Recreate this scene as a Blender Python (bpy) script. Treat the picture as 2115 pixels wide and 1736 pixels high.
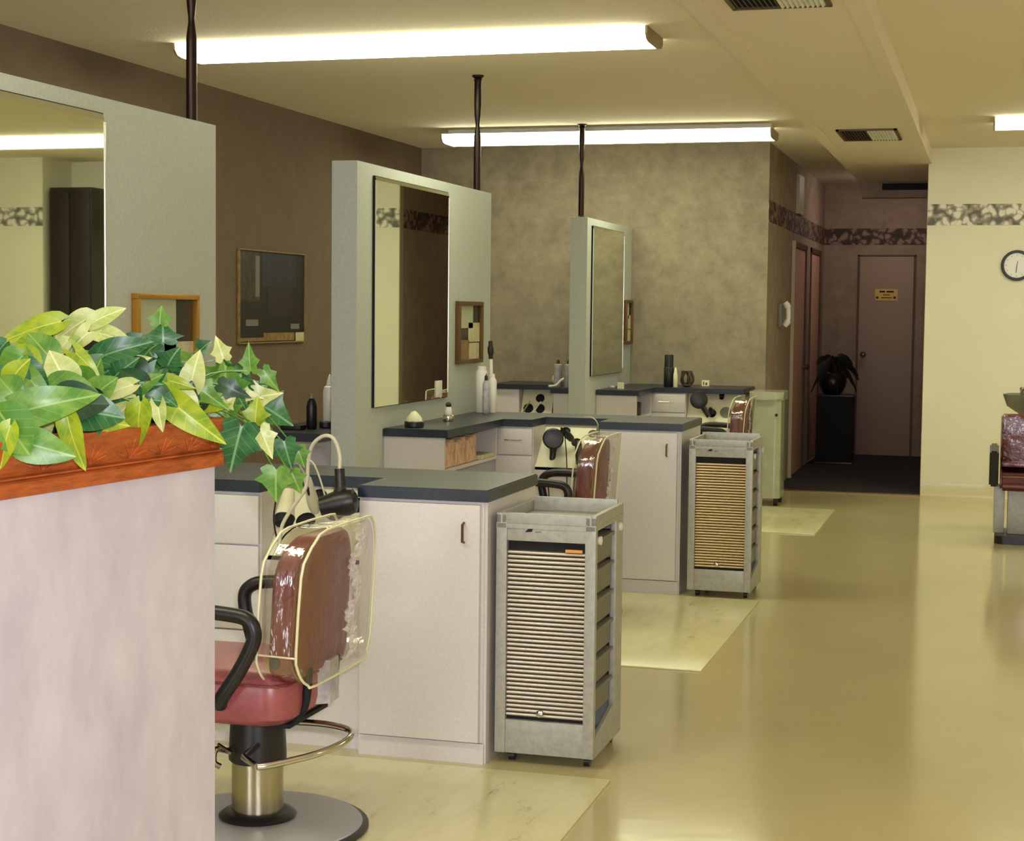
import bpy, bmesh, math, random
from mathutils import Vector, Matrix
PI = math.pi
for o in list(bpy.data.objects): bpy.data.objects.remove(o)
SC = bpy.context.scene
COL = SC.collection

# ------------------------------------------------------------------ camera
F_PX, YAW, PITCH, ROLL = 3453.4776, 0.27973084, 0.06454172, -0.01077496
cam_data = bpy.data.cameras.new('camera'); cam = bpy.data.objects.new('camera', cam_data); COL.objects.link(cam)
cam_data.sensor_fit = 'HORIZONTAL'; cam_data.sensor_width = 36.0
cam_data.lens = F_PX / 2115 * 36.0; cam_data.clip_start = 0.05; cam_data.clip_end = 100
fw = Vector((-math.sin(YAW)*math.cos(PITCH), math.cos(YAW)*math.cos(PITCH), -math.sin(PITCH)))
r0 = Vector((math.cos(YAW), math.sin(YAW), 0)); u0 = r0.cross(fw)
rr = r0*math.cos(ROLL) - u0*math.sin(ROLL); uu = r0*math.sin(ROLL) + u0*math.cos(ROLL)
M = Matrix.Identity(4)
for i in range(3):
    M[i][0] = rr[i]; M[i][1] = uu[i]; M[i][2] = -fw[i]
M[2][3] = 1.50
cam.matrix_world = M
SC.camera = cam

# ------------------------------------------------------------------ exposure, world, lights
SC.view_settings.view_transform = 'Standard'; SC.view_settings.look = 'None'
SC.view_settings.exposure = 0.05; SC.view_settings.gamma = 1.0; SC.view_settings.use_curve_mapping = False
w = bpy.data.worlds.new('world'); SC.world = w; w.use_nodes = True
w.node_tree.nodes['Background'].inputs[0].default_value = (0.75, 0.85, 1.0, 1)
w.node_tree.nodes['Background'].inputs[1].default_value = 1.2
FLUOR = (0.97, 0.97, 0.67); FLUOR_STRENGTH = 13.5
def area(name, loc, target, size, size_y, power, color):
    l = bpy.data.lights.new(name, 'AREA'); l.shape = 'RECTANGLE'; l.size = size; l.size_y = size_y
    l.energy = power; l.color = color
    o = bpy.data.objects.new(name, l); COL.objects.link(o); o.location = loc
    o.rotation_euler = (Vector(target)-Vector(loc)).to_track_quat('-Z', 'Y').to_euler()
    return o
area('window_daylight', (-0.5, -3.25, 1.6), (-0.5, 5, 1.5), 8.0, 2.0, 100, (0.92, 0.93, 1.0))
area('shutter_highlight_light', (-3.65, -3.2, 1.3), (-1.4, 5.3, .7), 0.9, 2.1, 55, (0.98, 0.95, 0.94))  # narrow light added for the cart shutter highlight; front wall has no door
area('camera_flash', (0.10, -0.02, 1.62), (-1.2, 5, 1.1), 0.09, 0.05, 74, (0.96, 0.93, 1.0))

# ------------------------------------------------------------------ materials
def lin(r, g, b):
    f = lambda c: (c/255/12.92) if c/255 <= 0.04045 else ((c/255+0.055)/1.055)**2.4
    return (f(r), f(g), f(b), 1)
def newmat(name):
    m = bpy.data.materials.new(name); m.use_nodes = True
    return m, m.node_tree, m.node_tree.nodes['Principled BSDF']
def mat(name, col, rough=0.5, metal=0.0, col2=None, scale=20.0, detail=4.0, bump=0.0, bscale=None, spec=0.5, coat=0.0, lo=0.4, hi=0.6, stretch=None, trans=0.0, alpha=None):
    m, nt, b = newmat(name)
    b.inputs['Base Color'].default_value = lin(*col); b.inputs['Roughness'].default_value = rough
    b.inputs['Metallic'].default_value = metal; b.inputs['Specular IOR Level'].default_value = spec
    b.inputs['Coat Weight'].default_value = coat; b.inputs['Coat Roughness'].default_value = 0.08
    if trans: b.inputs['Transmission Weight'].default_value = trans
    if col2 or bump:
        tc = nt.nodes.new('ShaderNodeTexCoord'); mp = nt.nodes.new('ShaderNodeMapping')
        nt.links.new(tc.outputs['Object'], mp.inputs[0])
        if stretch: mp.inputs['Scale'].default_value = stretch
    if col2:
        n = nt.nodes.new('ShaderNodeTexNoise'); n.inputs['Scale'].default_value = scale; n.inputs['Detail'].default_value = detail
        n.inputs['Roughness'].default_value = 0.65
        nt.links.new(mp.outputs[0], n.inputs['Vector'])
        cr = nt.nodes.new('ShaderNodeValToRGB'); cr.color_ramp.elements[0].position = lo; cr.color_ramp.elements[1].position = hi
        cr.color_ramp.elements[0].color = lin(*col); cr.color_ramp.elements[1].color = lin(*col2)
        nt.links.new(n.outputs[0], cr.inputs[0]); nt.links.new(cr.outputs[0], b.inputs['Base Color'])
    if bump:
        n2 = nt.nodes.new('ShaderNodeTexNoise'); n2.inputs['Scale'].default_value = bscale or scale; n2.inputs['Detail'].default_value = 3
        nt.links.new(mp.outputs[0], n2.inputs['Vector'])
        bp = nt.nodes.new('ShaderNodeBump'); bp.inputs['Strength'].default_value = bump; bp.inputs['Distance'].default_value = 0.01
        nt.links.new(n2.outputs[0], bp.inputs['Height']); nt.links.new(bp.outputs[0], b.inputs['Normal'])
    return m
MT = {}
MT['wallpaper'] = mat('wallpaper sponge', (126,115,96), 0.8, col2=(154,141,117), scale=7.5, detail=10, lo=.34, hi=.68)
MT['leftpaper'] = mat('brown left wall paper', (104,86,70), 0.8, col2=(114,95,77), scale=7, detail=8, lo=.3, hi=.7)
MT['hallpaper'] = mat('hall wallpaper', (142,121,106), 0.8, col2=(164,142,124), scale=7, detail=8, lo=.35, hi=.68)
MT['cream_wall'] = mat('cream wall paint', (218,212,188), 0.6, col2=(226,220,197), scale=1.2, lo=.3, hi=.7)
MT['ceiling'] = mat('ceiling plaster', (238,226,206), 0.9, bump=.25, bscale=70)
MT['soffit'] = mat('soffit plaster', (236,222,204), 0.9, bump=.2, bscale=70)
MT['partition'] = mat('partition laminate', (178,184,178), 0.55, col2=(185,191,184), scale=60, detail=2)
MT['cabinet'] = mat('cabinet laminate', (205,199,198), 0.42, col2=(214,208,205), scale=110, detail=3, lo=.3, hi=.7)
MT['planterwall'] = mat('lavender sponge wallpaper', (190,180,194), 0.7, col2=(212,204,214), scale=7, detail=9, lo=.32, hi=.7, stretch=(1,1,.5))
MT['counter'] = mat('dark laminate top', (18,28,46), 0.34, col2=(36,44,54), scale=180, detail=2, spec=.6)
MT['oak'] = mat('orange oak', (150,68,26), 0.42, col2=(196,98,40), scale=14, detail=6, stretch=(1,1,5), lo=.35, hi=.7, bump=.35, bscale=30)
MT['black'] = mat('black plastic', (22,20,22), 0.38)
MT['blackmatte'] = mat('black matte', (16,15,17), 0.8)
MT['bronze'] = mat('dark bronze pole', (40,26,20), 0.3, metal=.6)
MT['chrome'] = mat('chrome', (200,195,185), 0.12, metal=1)
MT['steel'] = mat('brushed steel', (176,168,150), 0.24, metal=1, bump=.05, bscale=60, stretch=(1,1,.05))
MT['plate'] = mat('satin base plate', (172,172,178), 0.4, metal=.35)
MT['greymetal'] = mat('grey painted metal', (160,158,150), 0.42, metal=.25, col2=(172,170,160), scale=40)
MT['greydark'] = mat('grey rail', (118,114,100), 0.5, metal=.2)
MT['slat'] = mat('shutter slat', (188,178,166), 0.24, metal=.65)
MT['slat_reflection'] = mat('shutter slat with painted tan reflection', (206,180,140), 0.24, metal=.6)  # warm tan reflection put into the slat colour; the metal itself is grey
MT['carpet'] = mat('dark carpet', (26,22,28), 0.95, col2=(38,32,36), scale=200)
MT['gold'] = mat('gold frame', (190,140,60), 0.3, metal=.8)
MT['darkgold'] = mat('aged gilt wood', (104,74,34), 0.4, metal=.4)
MT['paper'] = mat('paper', (205,196,160), 0.6, col2=(188,178,140), scale=30)
MT['paper_green'] = mat('paper green', (176,180,150), 0.6)
MT['photo_dark'] = mat('dark print', (30,24,20), 0.5)
MT['photo_blue'] = mat('dusky blue print', (34,36,46), 0.5, col2=(46,48,60), scale=12)
MT['photo_brown'] = mat('brown print', (46,34,24), 0.5, col2=(72,60,42), scale=18)
MT['photo_tan'] = mat('tan print', (150,122,74), 0.5, col2=(126,98,60), scale=25)
MT['photo_grey'] = mat('grey print', (120,112,108), 0.5)
MT['vinyl'] = mat('maroon vinyl', (112,44,42), 0.35, col2=(126,54,48), scale=25, spec=.5)
MT['vinyl_seat'] = mat('rose vinyl', (150,76,82), 0.32, col2=(162,86,88), scale=15)
MT['vinyl_crinkle'] = mat('maroon vinyl under crinkled film', (104,42,34), 0.14, col2=(120,52,40), scale=12, bump=.9, bscale=16, coat=.6)
MT['vinyl_dark'] = mat('dark maroon vinyl', (92,38,34), 0.35)
MT['white'] = mat('white plastic', (226,222,212), 0.4)
MT['cream'] = mat('cream plastic', (226,222,186), 0.45)
MT['creampanel'] = mat('cream laminate panel', (232,228,196), 0.4)
MT['greyplastic'] = mat('grey plastic', (122,122,110), 0.45)
MT['cable_cream'] = mat('cream cable', (200,194,170), 0.5)
MT['frost'] = mat('frosted plastic', (190,186,190), 0.35, col2=(160,155,160), scale=25)
MT['towel'] = mat('folded towels', (222,190,158), 0.85, col2=(196,150,118), scale=20, stretch=(40,1,1), lo=.45, hi=.6)
MT['doorpaint'] = mat('hall door paint', (158,134,116), 0.5)
MT['doorpink'] = mat('pink door paint', (206,160,142), 0.5)
MT['doorframe'] = mat('brown door frame', (84,54,38), 0.5)
MT['trimlight'] = mat('light trim', (178,160,132), 0.5)
MT['signyellow'] = mat('yellow sign', (222,186,96), 0.5)
MT['pot'] = mat('dark ceramic', (24,18,22), 0.3)
MT['leafdark'] = mat('dusky leaf', (26,26,22), 0.5)
MT['cartbody'] = mat('pale glossy cart plastic', (176,178,152), 0.18, col2=(168,170,144), scale=8, coat=.5)
MT['bowl'] = mat('grey porcelain', (120,118,102), 0.2)
MT['darkwood'] = mat('dark mahogany', (22,12,12), 0.4, col2=(32,18,16), scale=6, stretch=(6,6,1))
MT['orange'] = mat('orange plastic', (220,150,60), 0.5)
MT['baseb'] = mat('cove base', (206,196,160), 0.25)
MT['brass'] = mat('dark brass', (110,84,52), 0.35, metal=.8)
MT['reddish'] = mat('reddish trim', (150,70,60), .5)
MT['clockface'] = mat('clock face', (226,222,220), 0.4)
def mirror_mat():
    m, nt, b = newmat('mirror silver')
    b.inputs['Base Color'].default_value = (0.80,0.86,0.74,1); b.inputs['Metallic'].default_value = 1; b.inputs['Roughness'].default_value = 0.015
    return m
MT['mirror'] = mirror_mat()
MT['mirroredge'] = mat('polished mirror edge', (225,225,215), 0.16, metal=.9)
def floor_mat():
    m, nt, b = newmat('waxed vinyl floor')
    tc = nt.nodes.new('ShaderNodeTexCoord')
    n = nt.nodes.new('ShaderNodeTexNoise'); n.inputs['Scale'].default_value = 1.1; n.inputs['Detail'].default_value = 8; n.inputs['Roughness'].default_value = .7
    nt.links.new(tc.outputs['Object'], n.inputs['Vector'])
    cr = nt.nodes.new('ShaderNodeValToRGB'); cr.color_ramp.elements[0].position = .3; cr.color_ramp.elements[1].position = .75
    cr.color_ramp.elements[0].color = lin(190,178,132); cr.color_ramp.elements[1].color = lin(202,190,145)
    nt.links.new(n.outputs[0], cr.inputs[0]); nt.links.new(cr.outputs[0], b.inputs['Base Color'])
    b.inputs['Roughness'].default_value = 0.13; b.inputs['Specular IOR Level'].default_value = .8
    n2 = nt.nodes.new('ShaderNodeTexNoise'); n2.inputs['Scale'].default_value = 6; n2.inputs['Detail'].default_value = 2
    nt.links.new(tc.outputs['Object'], n2.inputs['Vector'])
    bp = nt.nodes.new('ShaderNodeBump'); bp.inputs['Strength'].default_value = .06; bp.inputs['Distance'].default_value = .01
    nt.links.new(n2.outputs[0], bp.inputs['Height']); nt.links.new(bp.outputs[0], b.inputs['Normal'])
    return m
MT['floor'] = floor_mat()
def mat_mat():
    m, nt, b = newmat('scuffed marbled mat')
    tc = nt.nodes.new('ShaderNodeTexCoord'); mp = nt.nodes.new('ShaderNodeMapping'); mp.inputs['Scale'].default_value = (3.5,.9,1); mp.inputs['Rotation'].default_value = (0,0,.25)
    nt.links.new(tc.outputs['Object'], mp.inputs[0])
    n = nt.nodes.new('ShaderNodeTexNoise'); n.inputs['Scale'].default_value = 3.2; n.inputs['Detail'].default_value = 10; n.inputs['Roughness'].default_value = .72
    nt.links.new(mp.outputs[0], n.inputs['Vector'])
    cr = nt.nodes.new('ShaderNodeValToRGB'); e = cr.color_ramp.elements
    e[0].position = .28; e[0].color = lin(150,140,104); e[1].position = .40; e[1].color = lin(222,216,168)
    e2 = e.new(.75); e2.color = lin(236,230,186)
    nt.links.new(n.outputs[0], cr.inputs[0]); nt.links.new(cr.outputs[0], b.inputs['Base Color'])
    b.inputs['Roughness'].default_value = .2; b.inputs['Specular IOR Level'].default_value = .6
    return m
MT['mat'] = mat_mat()
def border_mat(name, dark, mid, light):
    m, nt, b = newmat(name)
    tc = nt.nodes.new('ShaderNodeTexCoord')
    nz = nt.nodes.new('ShaderNodeTexNoise'); nz.inputs['Scale'].default_value = 9; nz.inputs['Detail'].default_value = 2
    nt.links.new(tc.outputs['Object'], nz.inputs['Vector'])
    mx = nt.nodes.new('ShaderNodeMixRGB'); mx.inputs[0].default_value = .12
    nt.links.new(tc.outputs['Object'], mx.inputs[1]); nt.links.new(nz.outputs['Color'], mx.inputs[2])
    v = nt.nodes.new('ShaderNodeTexVoronoi'); v.inputs['Scale'].default_value = 17; v.feature = 'F1'
    nt.links.new(mx.outputs[0], v.inputs['Vector'])
    cr = nt.nodes.new('ShaderNodeValToRGB'); e = cr.color_ramp.elements
    e[0].position = .34; e[0].color = lin(*light); e[1].position = .74; e[1].color = lin(*dark)
    k = e.new(.5); k.color = lin(*mid)
    nt.links.new(v.outputs['Distance'], cr.inputs[0]); nt.links.new(cr.outputs[0], b.inputs['Base Color'])
    b.inputs['Roughness'].default_value = .7
    return m
MT['border'] = border_mat('leafy border paper', (104,98,90), (166,160,146), (226,220,206))
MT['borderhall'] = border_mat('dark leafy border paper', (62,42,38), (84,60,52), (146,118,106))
def emis(name, col, s):
    m = bpy.data.materials.new(name); m.use_nodes = True; nt = m.node_tree
    b = nt.nodes['Principled BSDF']; b.inputs['Base Color'].default_value = (.8,.8,.75,1); b.inputs['Roughness'].default_value=.4
    b.inputs['Emission Color'].default_value = (*col,1); b.inputs['Emission Strength'].default_value = s
    return m
MT['tube'] = emis('lit acrylic diffuser', FLUOR, FLUOR_STRENGTH)
def clear_mat():
    m = bpy.data.materials.new('clear vinyl cover'); m.use_nodes = True; nt = m.node_tree
    for n in list(nt.nodes): nt.nodes.remove(n)
    o = nt.nodes.new('ShaderNodeOutputMaterial'); t = nt.nodes.new('ShaderNodeBsdfTransparent'); g = nt.nodes.new('ShaderNodeBsdfGlossy')
    t.inputs[0].default_value = (.93,.91,.88,1); g.inputs['Roughness'].default_value = .1; g.inputs[0].default_value = (1,1,1,1)
    tc = nt.nodes.new('ShaderNodeTexCoord'); mp = nt.nodes.new('ShaderNodeMapping'); mp.inputs['Scale'].default_value = (1,1,.35)
    n = nt.nodes.new('ShaderNodeTexNoise'); n.inputs['Scale'].default_value = 14; n.inputs['Detail'].default_value = 4
    nt.links.new(tc.outputs['Object'], mp.inputs[0]); nt.links.new(mp.outputs[0], n.inputs['Vector'])
    bp = nt.nodes.new('ShaderNodeBump'); bp.inputs['Strength'].default_value = .5; bp.inputs['Distance'].default_value = .02
    nt.links.new(n.outputs[0], bp.inputs['Height']); nt.links.new(bp.outputs[0], g.inputs['Normal'])
    mx = nt.nodes.new('ShaderNodeMixShader'); mx.inputs[0].default_value = .16
    nt.links.new(t.outputs[0], mx.inputs[1]); nt.links.new(g.outputs[0], mx.inputs[2]); nt.links.new(mx.outputs[0], o.inputs[0])
    return m
MT['clear'] = clear_mat()
def crinkle_mat():
    m = bpy.data.materials.new('crumpled clear vinyl'); m.use_nodes = True; nt = m.node_tree
    for n in list(nt.nodes): nt.nodes.remove(n)
    o = nt.nodes.new('ShaderNodeOutputMaterial'); t = nt.nodes.new('ShaderNodeBsdfTransparent'); g = nt.nodes.new('ShaderNodeBsdfPrincipled')
    g.inputs['Base Color'].default_value = (.95,.88,.90,1); g.inputs['Roughness'].default_value = .18; g.inputs['Specular IOR Level'].default_value = 1
    mx = nt.nodes.new('ShaderNodeMixShader'); mx.inputs[0].default_value = .72
    nt.links.new(t.outputs[0], mx.inputs[1]); nt.links.new(g.outputs[0], mx.inputs[2]); nt.links.new(mx.outputs[0], o.inputs[0])
    return m
MT['crinkle'] = crinkle_mat()
def leaf_mat(name, base, vein, edge, tr=.25):
    m, nt, b = newmat(name)
    tc = nt.nodes.new('ShaderNodeTexCoord'); sp = nt.nodes.new('ShaderNodeSeparateXYZ')
    nt.links.new(tc.outputs['UV'], sp.inputs[0])
    def mth(op, a, c=None):
        n = nt.nodes.new('ShaderNodeMath'); n.operation = op
        for i, v in enumerate((a, c)):
            if v is None: continue
            if isinstance(v, (int, float)): n.inputs[i].default_value = v
            else: nt.links.new(v, n.inputs[i])
        return n.outputs[0]
    ax = mth('ABSOLUTE', mth('SUBTRACT', sp.outputs[0], .5))
    mid = mth('LESS_THAN', ax, .022)
    w_ = mth('ABSOLUTE', mth('SINE', mth('MULTIPLY', mth('SUBTRACT', sp.outputs[1], mth('MULTIPLY', ax, .7)), 17)))
    side = mth('LESS_THAN', w_, .16)
    veins = mth('MAXIMUM', mid, mth('MULTIPLY', side, .32))
    n = nt.nodes.new('ShaderNodeTexNoise'); n.inputs['Scale'].default_value = 32; n.inputs['Detail'].default_value = 4
    nt.links.new(tc.outputs['Object'], n.inputs['Vector'])
    c1 = nt.nodes.new('ShaderNodeMixRGB'); c1.inputs[1].default_value = lin(*base); c1.inputs[2].default_value = lin(*edge)
    rmp = nt.nodes.new('ShaderNodeValToRGB'); rmp.color_ramp.elements[0].position = .42; rmp.color_ramp.elements[1].position = .62
    nt.links.new(n.outputs[0], rmp.inputs[0]); nt.links.new(rmp.outputs[0], c1.inputs[0])
    c2 = nt.nodes.new('ShaderNodeMixRGB'); nt.links.new(veins, c2.inputs[0]); nt.links.new(c1.outputs[0], c2.inputs[1]); c2.inputs[2].default_value = lin(*vein)
    nt.links.new(c2.outputs[0], b.inputs['Base Color']); b.inputs['Roughness'].default_value = .38
    b.inputs['Subsurface Weight'].default_value = 0
    return m
LEAFM = [leaf_mat('pale variegated leaf', (200,208,138), (224,228,172), (172,190,96)),
         leaf_mat('yellow green leaf', (160,178,36), (192,202,84), (124,156,36)),
         leaf_mat('mid green leaf', (78,130,42), (140,172,84), (112,152,58)),
         leaf_mat('dark veined leaf', (32,88,42), (116,158,108), (52,112,54)),
         leaf_mat('deep green leaf', (24,58,34), (50,84,52), (38,76,40))]

# ------------------------------------------------------------------ mesh helpers (world coordinates; origin moved to the base)
def B(): return bmesh.new()
def box(bm, x0, x1, y0, y1, z0, z1, bev=0.0, seg=2):
    r = bmesh.ops.create_cube(bm, size=1)
    vs = r['verts']
    for v in vs:
        v.co = Vector(((x0+x1)/2 + v.co.x*(x1-x0), (y0+y1)/2 + v.co.y*(y1-y0), (z0+z1)/2 + v.co.z*(z1-z0)))
    if bev > 0:
        es = {e for v in vs for e in v.link_edges}
        bmesh.ops.bevel(bm, geom=list(es), offset=bev, segments=seg, profile=.7, affect='EDGES', clamp_overlap=True)
    return bm
def cyl(bm, p0, p1, r0, r1=None, n=20, cap=True):
    p0 = Vector(p0); p1 = Vector(p1); r1 = r0 if r1 is None else r1
    ax = (p1-p0).normalized(); a = ax.orthogonal().normalized(); b_ = ax.cross(a)
    A = [bm.verts.new(p0 + (a*math.cos(2*PI*i/n)+b_*math.sin(2*PI*i/n))*r0) for i in range(n)]
    Bv = [bm.verts.new(p1 + (a*math.cos(2*PI*i/n)+b_*math.sin(2*PI*i/n))*r1) for i in range(n)]
    for i in range(n): bm.faces.new((A[i], A[(i+1)%n], Bv[(i+1)%n], Bv[i]))
    if cap: bm.faces.new(list(reversed(A))); bm.faces.new(Bv)
    return bm
def lathe(bm, prof, c, n=28, axis=None):
    """prof: list of (radius, height) going up; c = base centre; axis = direction"""
    c = Vector(c); ax = Vector(axis).normalized() if axis else Vector((0,0,1))
    a = ax.orthogonal().normalized(); b_ = ax.cross(a); rings = []
    for r, h in prof:
        if r < 1e-5: rings.append([bm.verts.new(c+ax*h)])
        else: rings.append([bm.verts.new(c+ax*h+(a*math.cos(2*PI*i/n)+b_*math.sin(2*PI*i/n))*r) for i in range(n)])
    for A, Bv in zip(rings, rings[1:]):
        for i in range(n):
            j = (i+1) % n
            if len(A) == 1 and len(Bv) == 1: continue
            if len(A) == 1: bm.faces.new((A[0], Bv[j], Bv[i])) if True else None
            elif len(Bv) == 1: bm.faces.new((A[i], A[j], Bv[0]))
            else: bm.faces.new((A[i], A[j], Bv[j], Bv[i]))
    if len(rings[0]) > 1: bm.faces.new(list(reversed(rings[0])))
    if len(rings[-1]) > 1: bm.faces.new(rings[-1])
    return bm
def smooth_path(pts, sub=6, closed=False):
    P = [Vector(p) for p in pts]; out = []; n = len(P)
    rng = range(n) if closed else range(n-1)
    for i in rng:
        p0 = P[(i-1) % n] if closed or i > 0 else P[i]; p1 = P[i]; p2 = P[(i+1) % n]
        p3 = P[(i+2) % n] if closed or i+2 < n else p2
        for k in range(sub):
            t = k/sub
            out.append(0.5*((2*p1)+(p2-p0)*t+(2*p0-5*p1+4*p2-p3)*t*t+(3*p1-p0-3*p2+p3)*t**3))
    if not closed: out.append(P[-1])
    return out
def tube(bm, pts, r, sub=6, n=10, closed=False):
    P = smooth_path(pts, sub, closed) if sub > 1 else [Vector(p) for p in pts]
    m = len(P); rings = []; up = None
    for i, p in enumerate(P):
        d = (P[(i+1) % m]-P[i-1]) if closed else (P[min(i+1, m-1)]-P[max(i-1, 0)])
        if d.length < 1e-9: d = Vector((0,0,1))
        d.normalize()
        if up is None: up = d.orthogonal().normalized()
        up = (up - d*up.dot(d))
        up = up.normalized() if up.length > 1e-6 else d.orthogonal().normalized()
        s = d.cross(up); rad = r[min(i*len(r)//m, len(r)-1)] if isinstance(r, (list, tuple)) else r
        rings.append([bm.verts.new(p+(up*math.cos(2*PI*k/n)+s*math.sin(2*PI*k/n))*rad) for k in range(n)])
    last = m if closed else m-1
    for i in range(last):
        A, Bv = rings[i], rings[(i+1) % m]
        for k in range(n): bm.faces.new((A[k], A[(k+1)%n], Bv[(k+1)%n], Bv[k]))
    if not closed: bm.faces.new(list(reversed(rings[0]))); bm.faces.new(rings[-1])
    return bm
def prism(bm, poly, d0, d1, plane='xy'):
    """poly: 2-D outline; extruded from d0 to d1 along the third axis"""
    f = {'xy': lambda a,b,c: (a,b,c), 'xz': lambda a,b,c: (a,c,b), 'yz': lambda a,b,c: (c,a,b)}[plane]
    A = [bm.verts.new(f(p[0],p[1],d0)) for p in poly]; C_ = [bm.verts.new(f(p[0],p[1],d1)) for p in poly]; n = len(poly)
    for i in range(n): bm.faces.new((A[i], A[(i+1)%n], C_[(i+1)%n], C_[i]))
    bm.faces.new(list(reversed(A))); bm.faces.new(C_)
    return bm
def rrect(w, h, r, n=6, cx=0, cy=0):
    out = []
    rs = r if isinstance(r, (list,tuple)) else [r]*4
    for k, (sx, sy) in enumerate(((1,1),(-1,1),(-1,-1),(1,-1))):
        q = rs[k]
        for i in range(n+1):
            a = PI/2*k + PI/2*i/n
            out.append((cx+sx*(w/2-q)+math.cos(a)*q, cy+sy*(h/2-q)+math.sin(a)*q))
    return out
def link(name, bm, m, parent=None, smooth=True, org=None):
    bmesh.ops.recalc_face_normals(bm, faces=bm.faces)
    if parent is not None: off = Vector(parent.get('_o', (0,0,0)))
    elif org is not None: off = Vector(org)
    else:
        xs = [v.co for v in bm.verts]
        off = Vector(((min(v.x for v in xs)+max(v.x for v in xs))/2, (min(v.y for v in xs)+max(v.y for v in xs))/2, min(v.z for v in xs)))
    bmesh.ops.translate(bm, verts=bm.verts, vec=-off)
    me = bpy.data.meshes.new(name); bm.to_mesh(me); bm.free()
    for k in (m if isinstance(m, list) else [m]): me.materials.append(MT[k] if isinstance(k, str) else k)
    if smooth:
        me.polygons.foreach_set('use_smooth', [True]*len(me.polygons))
        try: me.set_sharp_from_angle(angle=math.radians(38))
        except Exception: pass
    o = bpy.data.objects.new(name, me); COL.objects.link(o)
    if parent is not None:
        o.parent = parent; o['_o'] = tuple(off)
    else: o.location = off; o['_o'] = tuple(off)
    return o
def thing(name, label, cat, loc=(0,0,0), group=None):
    o = bpy.data.objects.new(name, None); COL.objects.link(o); o.location = loc; o.empty_display_size = .1
    o['label'] = label; o['category'] = cat; o['_o'] = tuple(loc)
    if group: o['group'] = group
    return o
def tag(o, label, cat, group=None, kind=None):
    o['label'] = label; o['category'] = cat
    if group: o['group'] = group
    if kind: o['kind'] = kind
    return o
def struct(name, bm, m, **k):
    o = link(name, bm, m, **k); o['kind'] = 'structure'; return o
def copy_tree(root, loc, label=None, group=None, rz=None):
    r = root.copy(); COL.objects.link(r); r.location = loc
    if rz is not None: r.rotation_euler = (0,0,rz)
    if label: r['label'] = label
    if group: r['group'] = group
    for ch in list(root.children):
        c = ch.copy(); COL.objects.link(c); c.parent = r
        for g in list(ch.children):
            d = g.copy(); COL.objects.link(d); d.parent = c
    return r
def part(o, label): o['label'] = label; return o

# ------------------------------------------------------------------ the room shell
ZC = 2.90; XL = -4.78; YB = 13.73; XH = -1.79; YR = 14.45; XR = -0.56; YF = 18.35; ZT = 0.0
RX = 5.2; YN = -3.0
struct('floor', box(B(), XL-.1, RX+.1, YN-.1, YF+.1, -.1, 0), 'floor', smooth=False)
struct('floor_hall', box(B(), XH, XR, 14.40, YF, 0, .008), 'carpet', smooth=False)
struct('ceiling', box(B(), XL-.1, RX+.1, YN-.1, YF+.1, ZC, ZC+.1), 'ceiling', smooth=False)
struct('wall_left', box(B(), XL-.12, XL, YN-.1, YB+.12, 0, ZC), 'leftpaper', smooth=False)
struct('wall_back', box(B(), XL, XH, YB, YB+.12, 0, ZC), 'wallpaper', smooth=False)
# hallway left wall with two door openings
D1 = (15.55, 16.55); D2 = (17.05, 17.95); DH = 2.13
bm = B()
box(bm, XH-.12, XH, YB+.12, D1[0], 0, ZC); box(bm, XH-.12, XH, D1[0], D1[1], DH, ZC)
box(bm, XH-.12, XH, D1[1], D2[0], 0, ZC); box(bm, XH-.12, XH, D2[0], D2[1], DH, ZC); box(bm, XH-.12, XH, D2[1], YF, 0, ZC)
struct('wall_hall_left', bm, 'hallpaper', smooth=False)
struct('wall_hall_right', box(B(), XR, XR+.10, YR+.1, YF, 0, ZC), 'hallpaper', smooth=False)
struct('wall_hall_end', box(B(), XH-.1, XR+.1, YF, YF+.1, 0, ZC), 'hallpaper', smooth=False)
struct('wall_facing', box(B(), XR, RX, YR, YR+.1, 0, ZC), 'cream_wall', smooth=False)
struct('wall_right', box(B(), RX, RX+.1, YN, YR, 0, ZC), 'cream_wall', smooth=False)
# front wall with the shop window behind the camera
bm = B()
box(bm, XL, -4.6, YN-.1, YN, 0, ZC); box(bm, 3.5, RX, YN-.1, YN, 0, ZC)
box(bm, -4.6, 3.5, YN-.1, YN, 0, .5); box(bm, -4.6, 3.5, YN-.1, YN, 2.7, ZC)
struct('wall_front', bm, 'cream_wall', smooth=False)
bm = B()
for x in (-4.6, -2.5, -.5, 1.5, 3.44): box(bm, x, x+.06, YN-.08, YN-.02, .5, 2.7)
box(bm, -4.6, 3.5, YN-.08, YN-.02, .5, .56); box(bm, -4.6, 3.5, YN-.08, YN-.02, 2.64, 2.7)
struct('window_1', bm, 'greymetal', smooth=False)
# lowered duct soffit running down the room and its end header
XS0, XS1, ZS = -1.255, -0.545, 2.777
bm = B(); box(bm, XS0, XS1, YN, 16.4, ZS, ZC)
box(bm, XS0-.012, XS0+.075, YN, 16.4, ZS-.008, ZS+.02); box(bm, XS1-.075, XS1+.006, YN, 14.44, ZS-.008, ZS+.02)
struct('ceiling_soffit', bm, 'soffit', smooth=False)
struct('trim_soffit_header', box(B(), XS0, XR, 16.4, 16.55, 2.63, ZC), 'hallpaper', smooth=False)
tag(link('return_grille', box(B(), -1.06, -.62, 16.36, 16.399, 2.70, 2.76), 'blackmatte'), 'dark narrow air grille at the far end of the dropped ceiling duct', 'vent')
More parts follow.
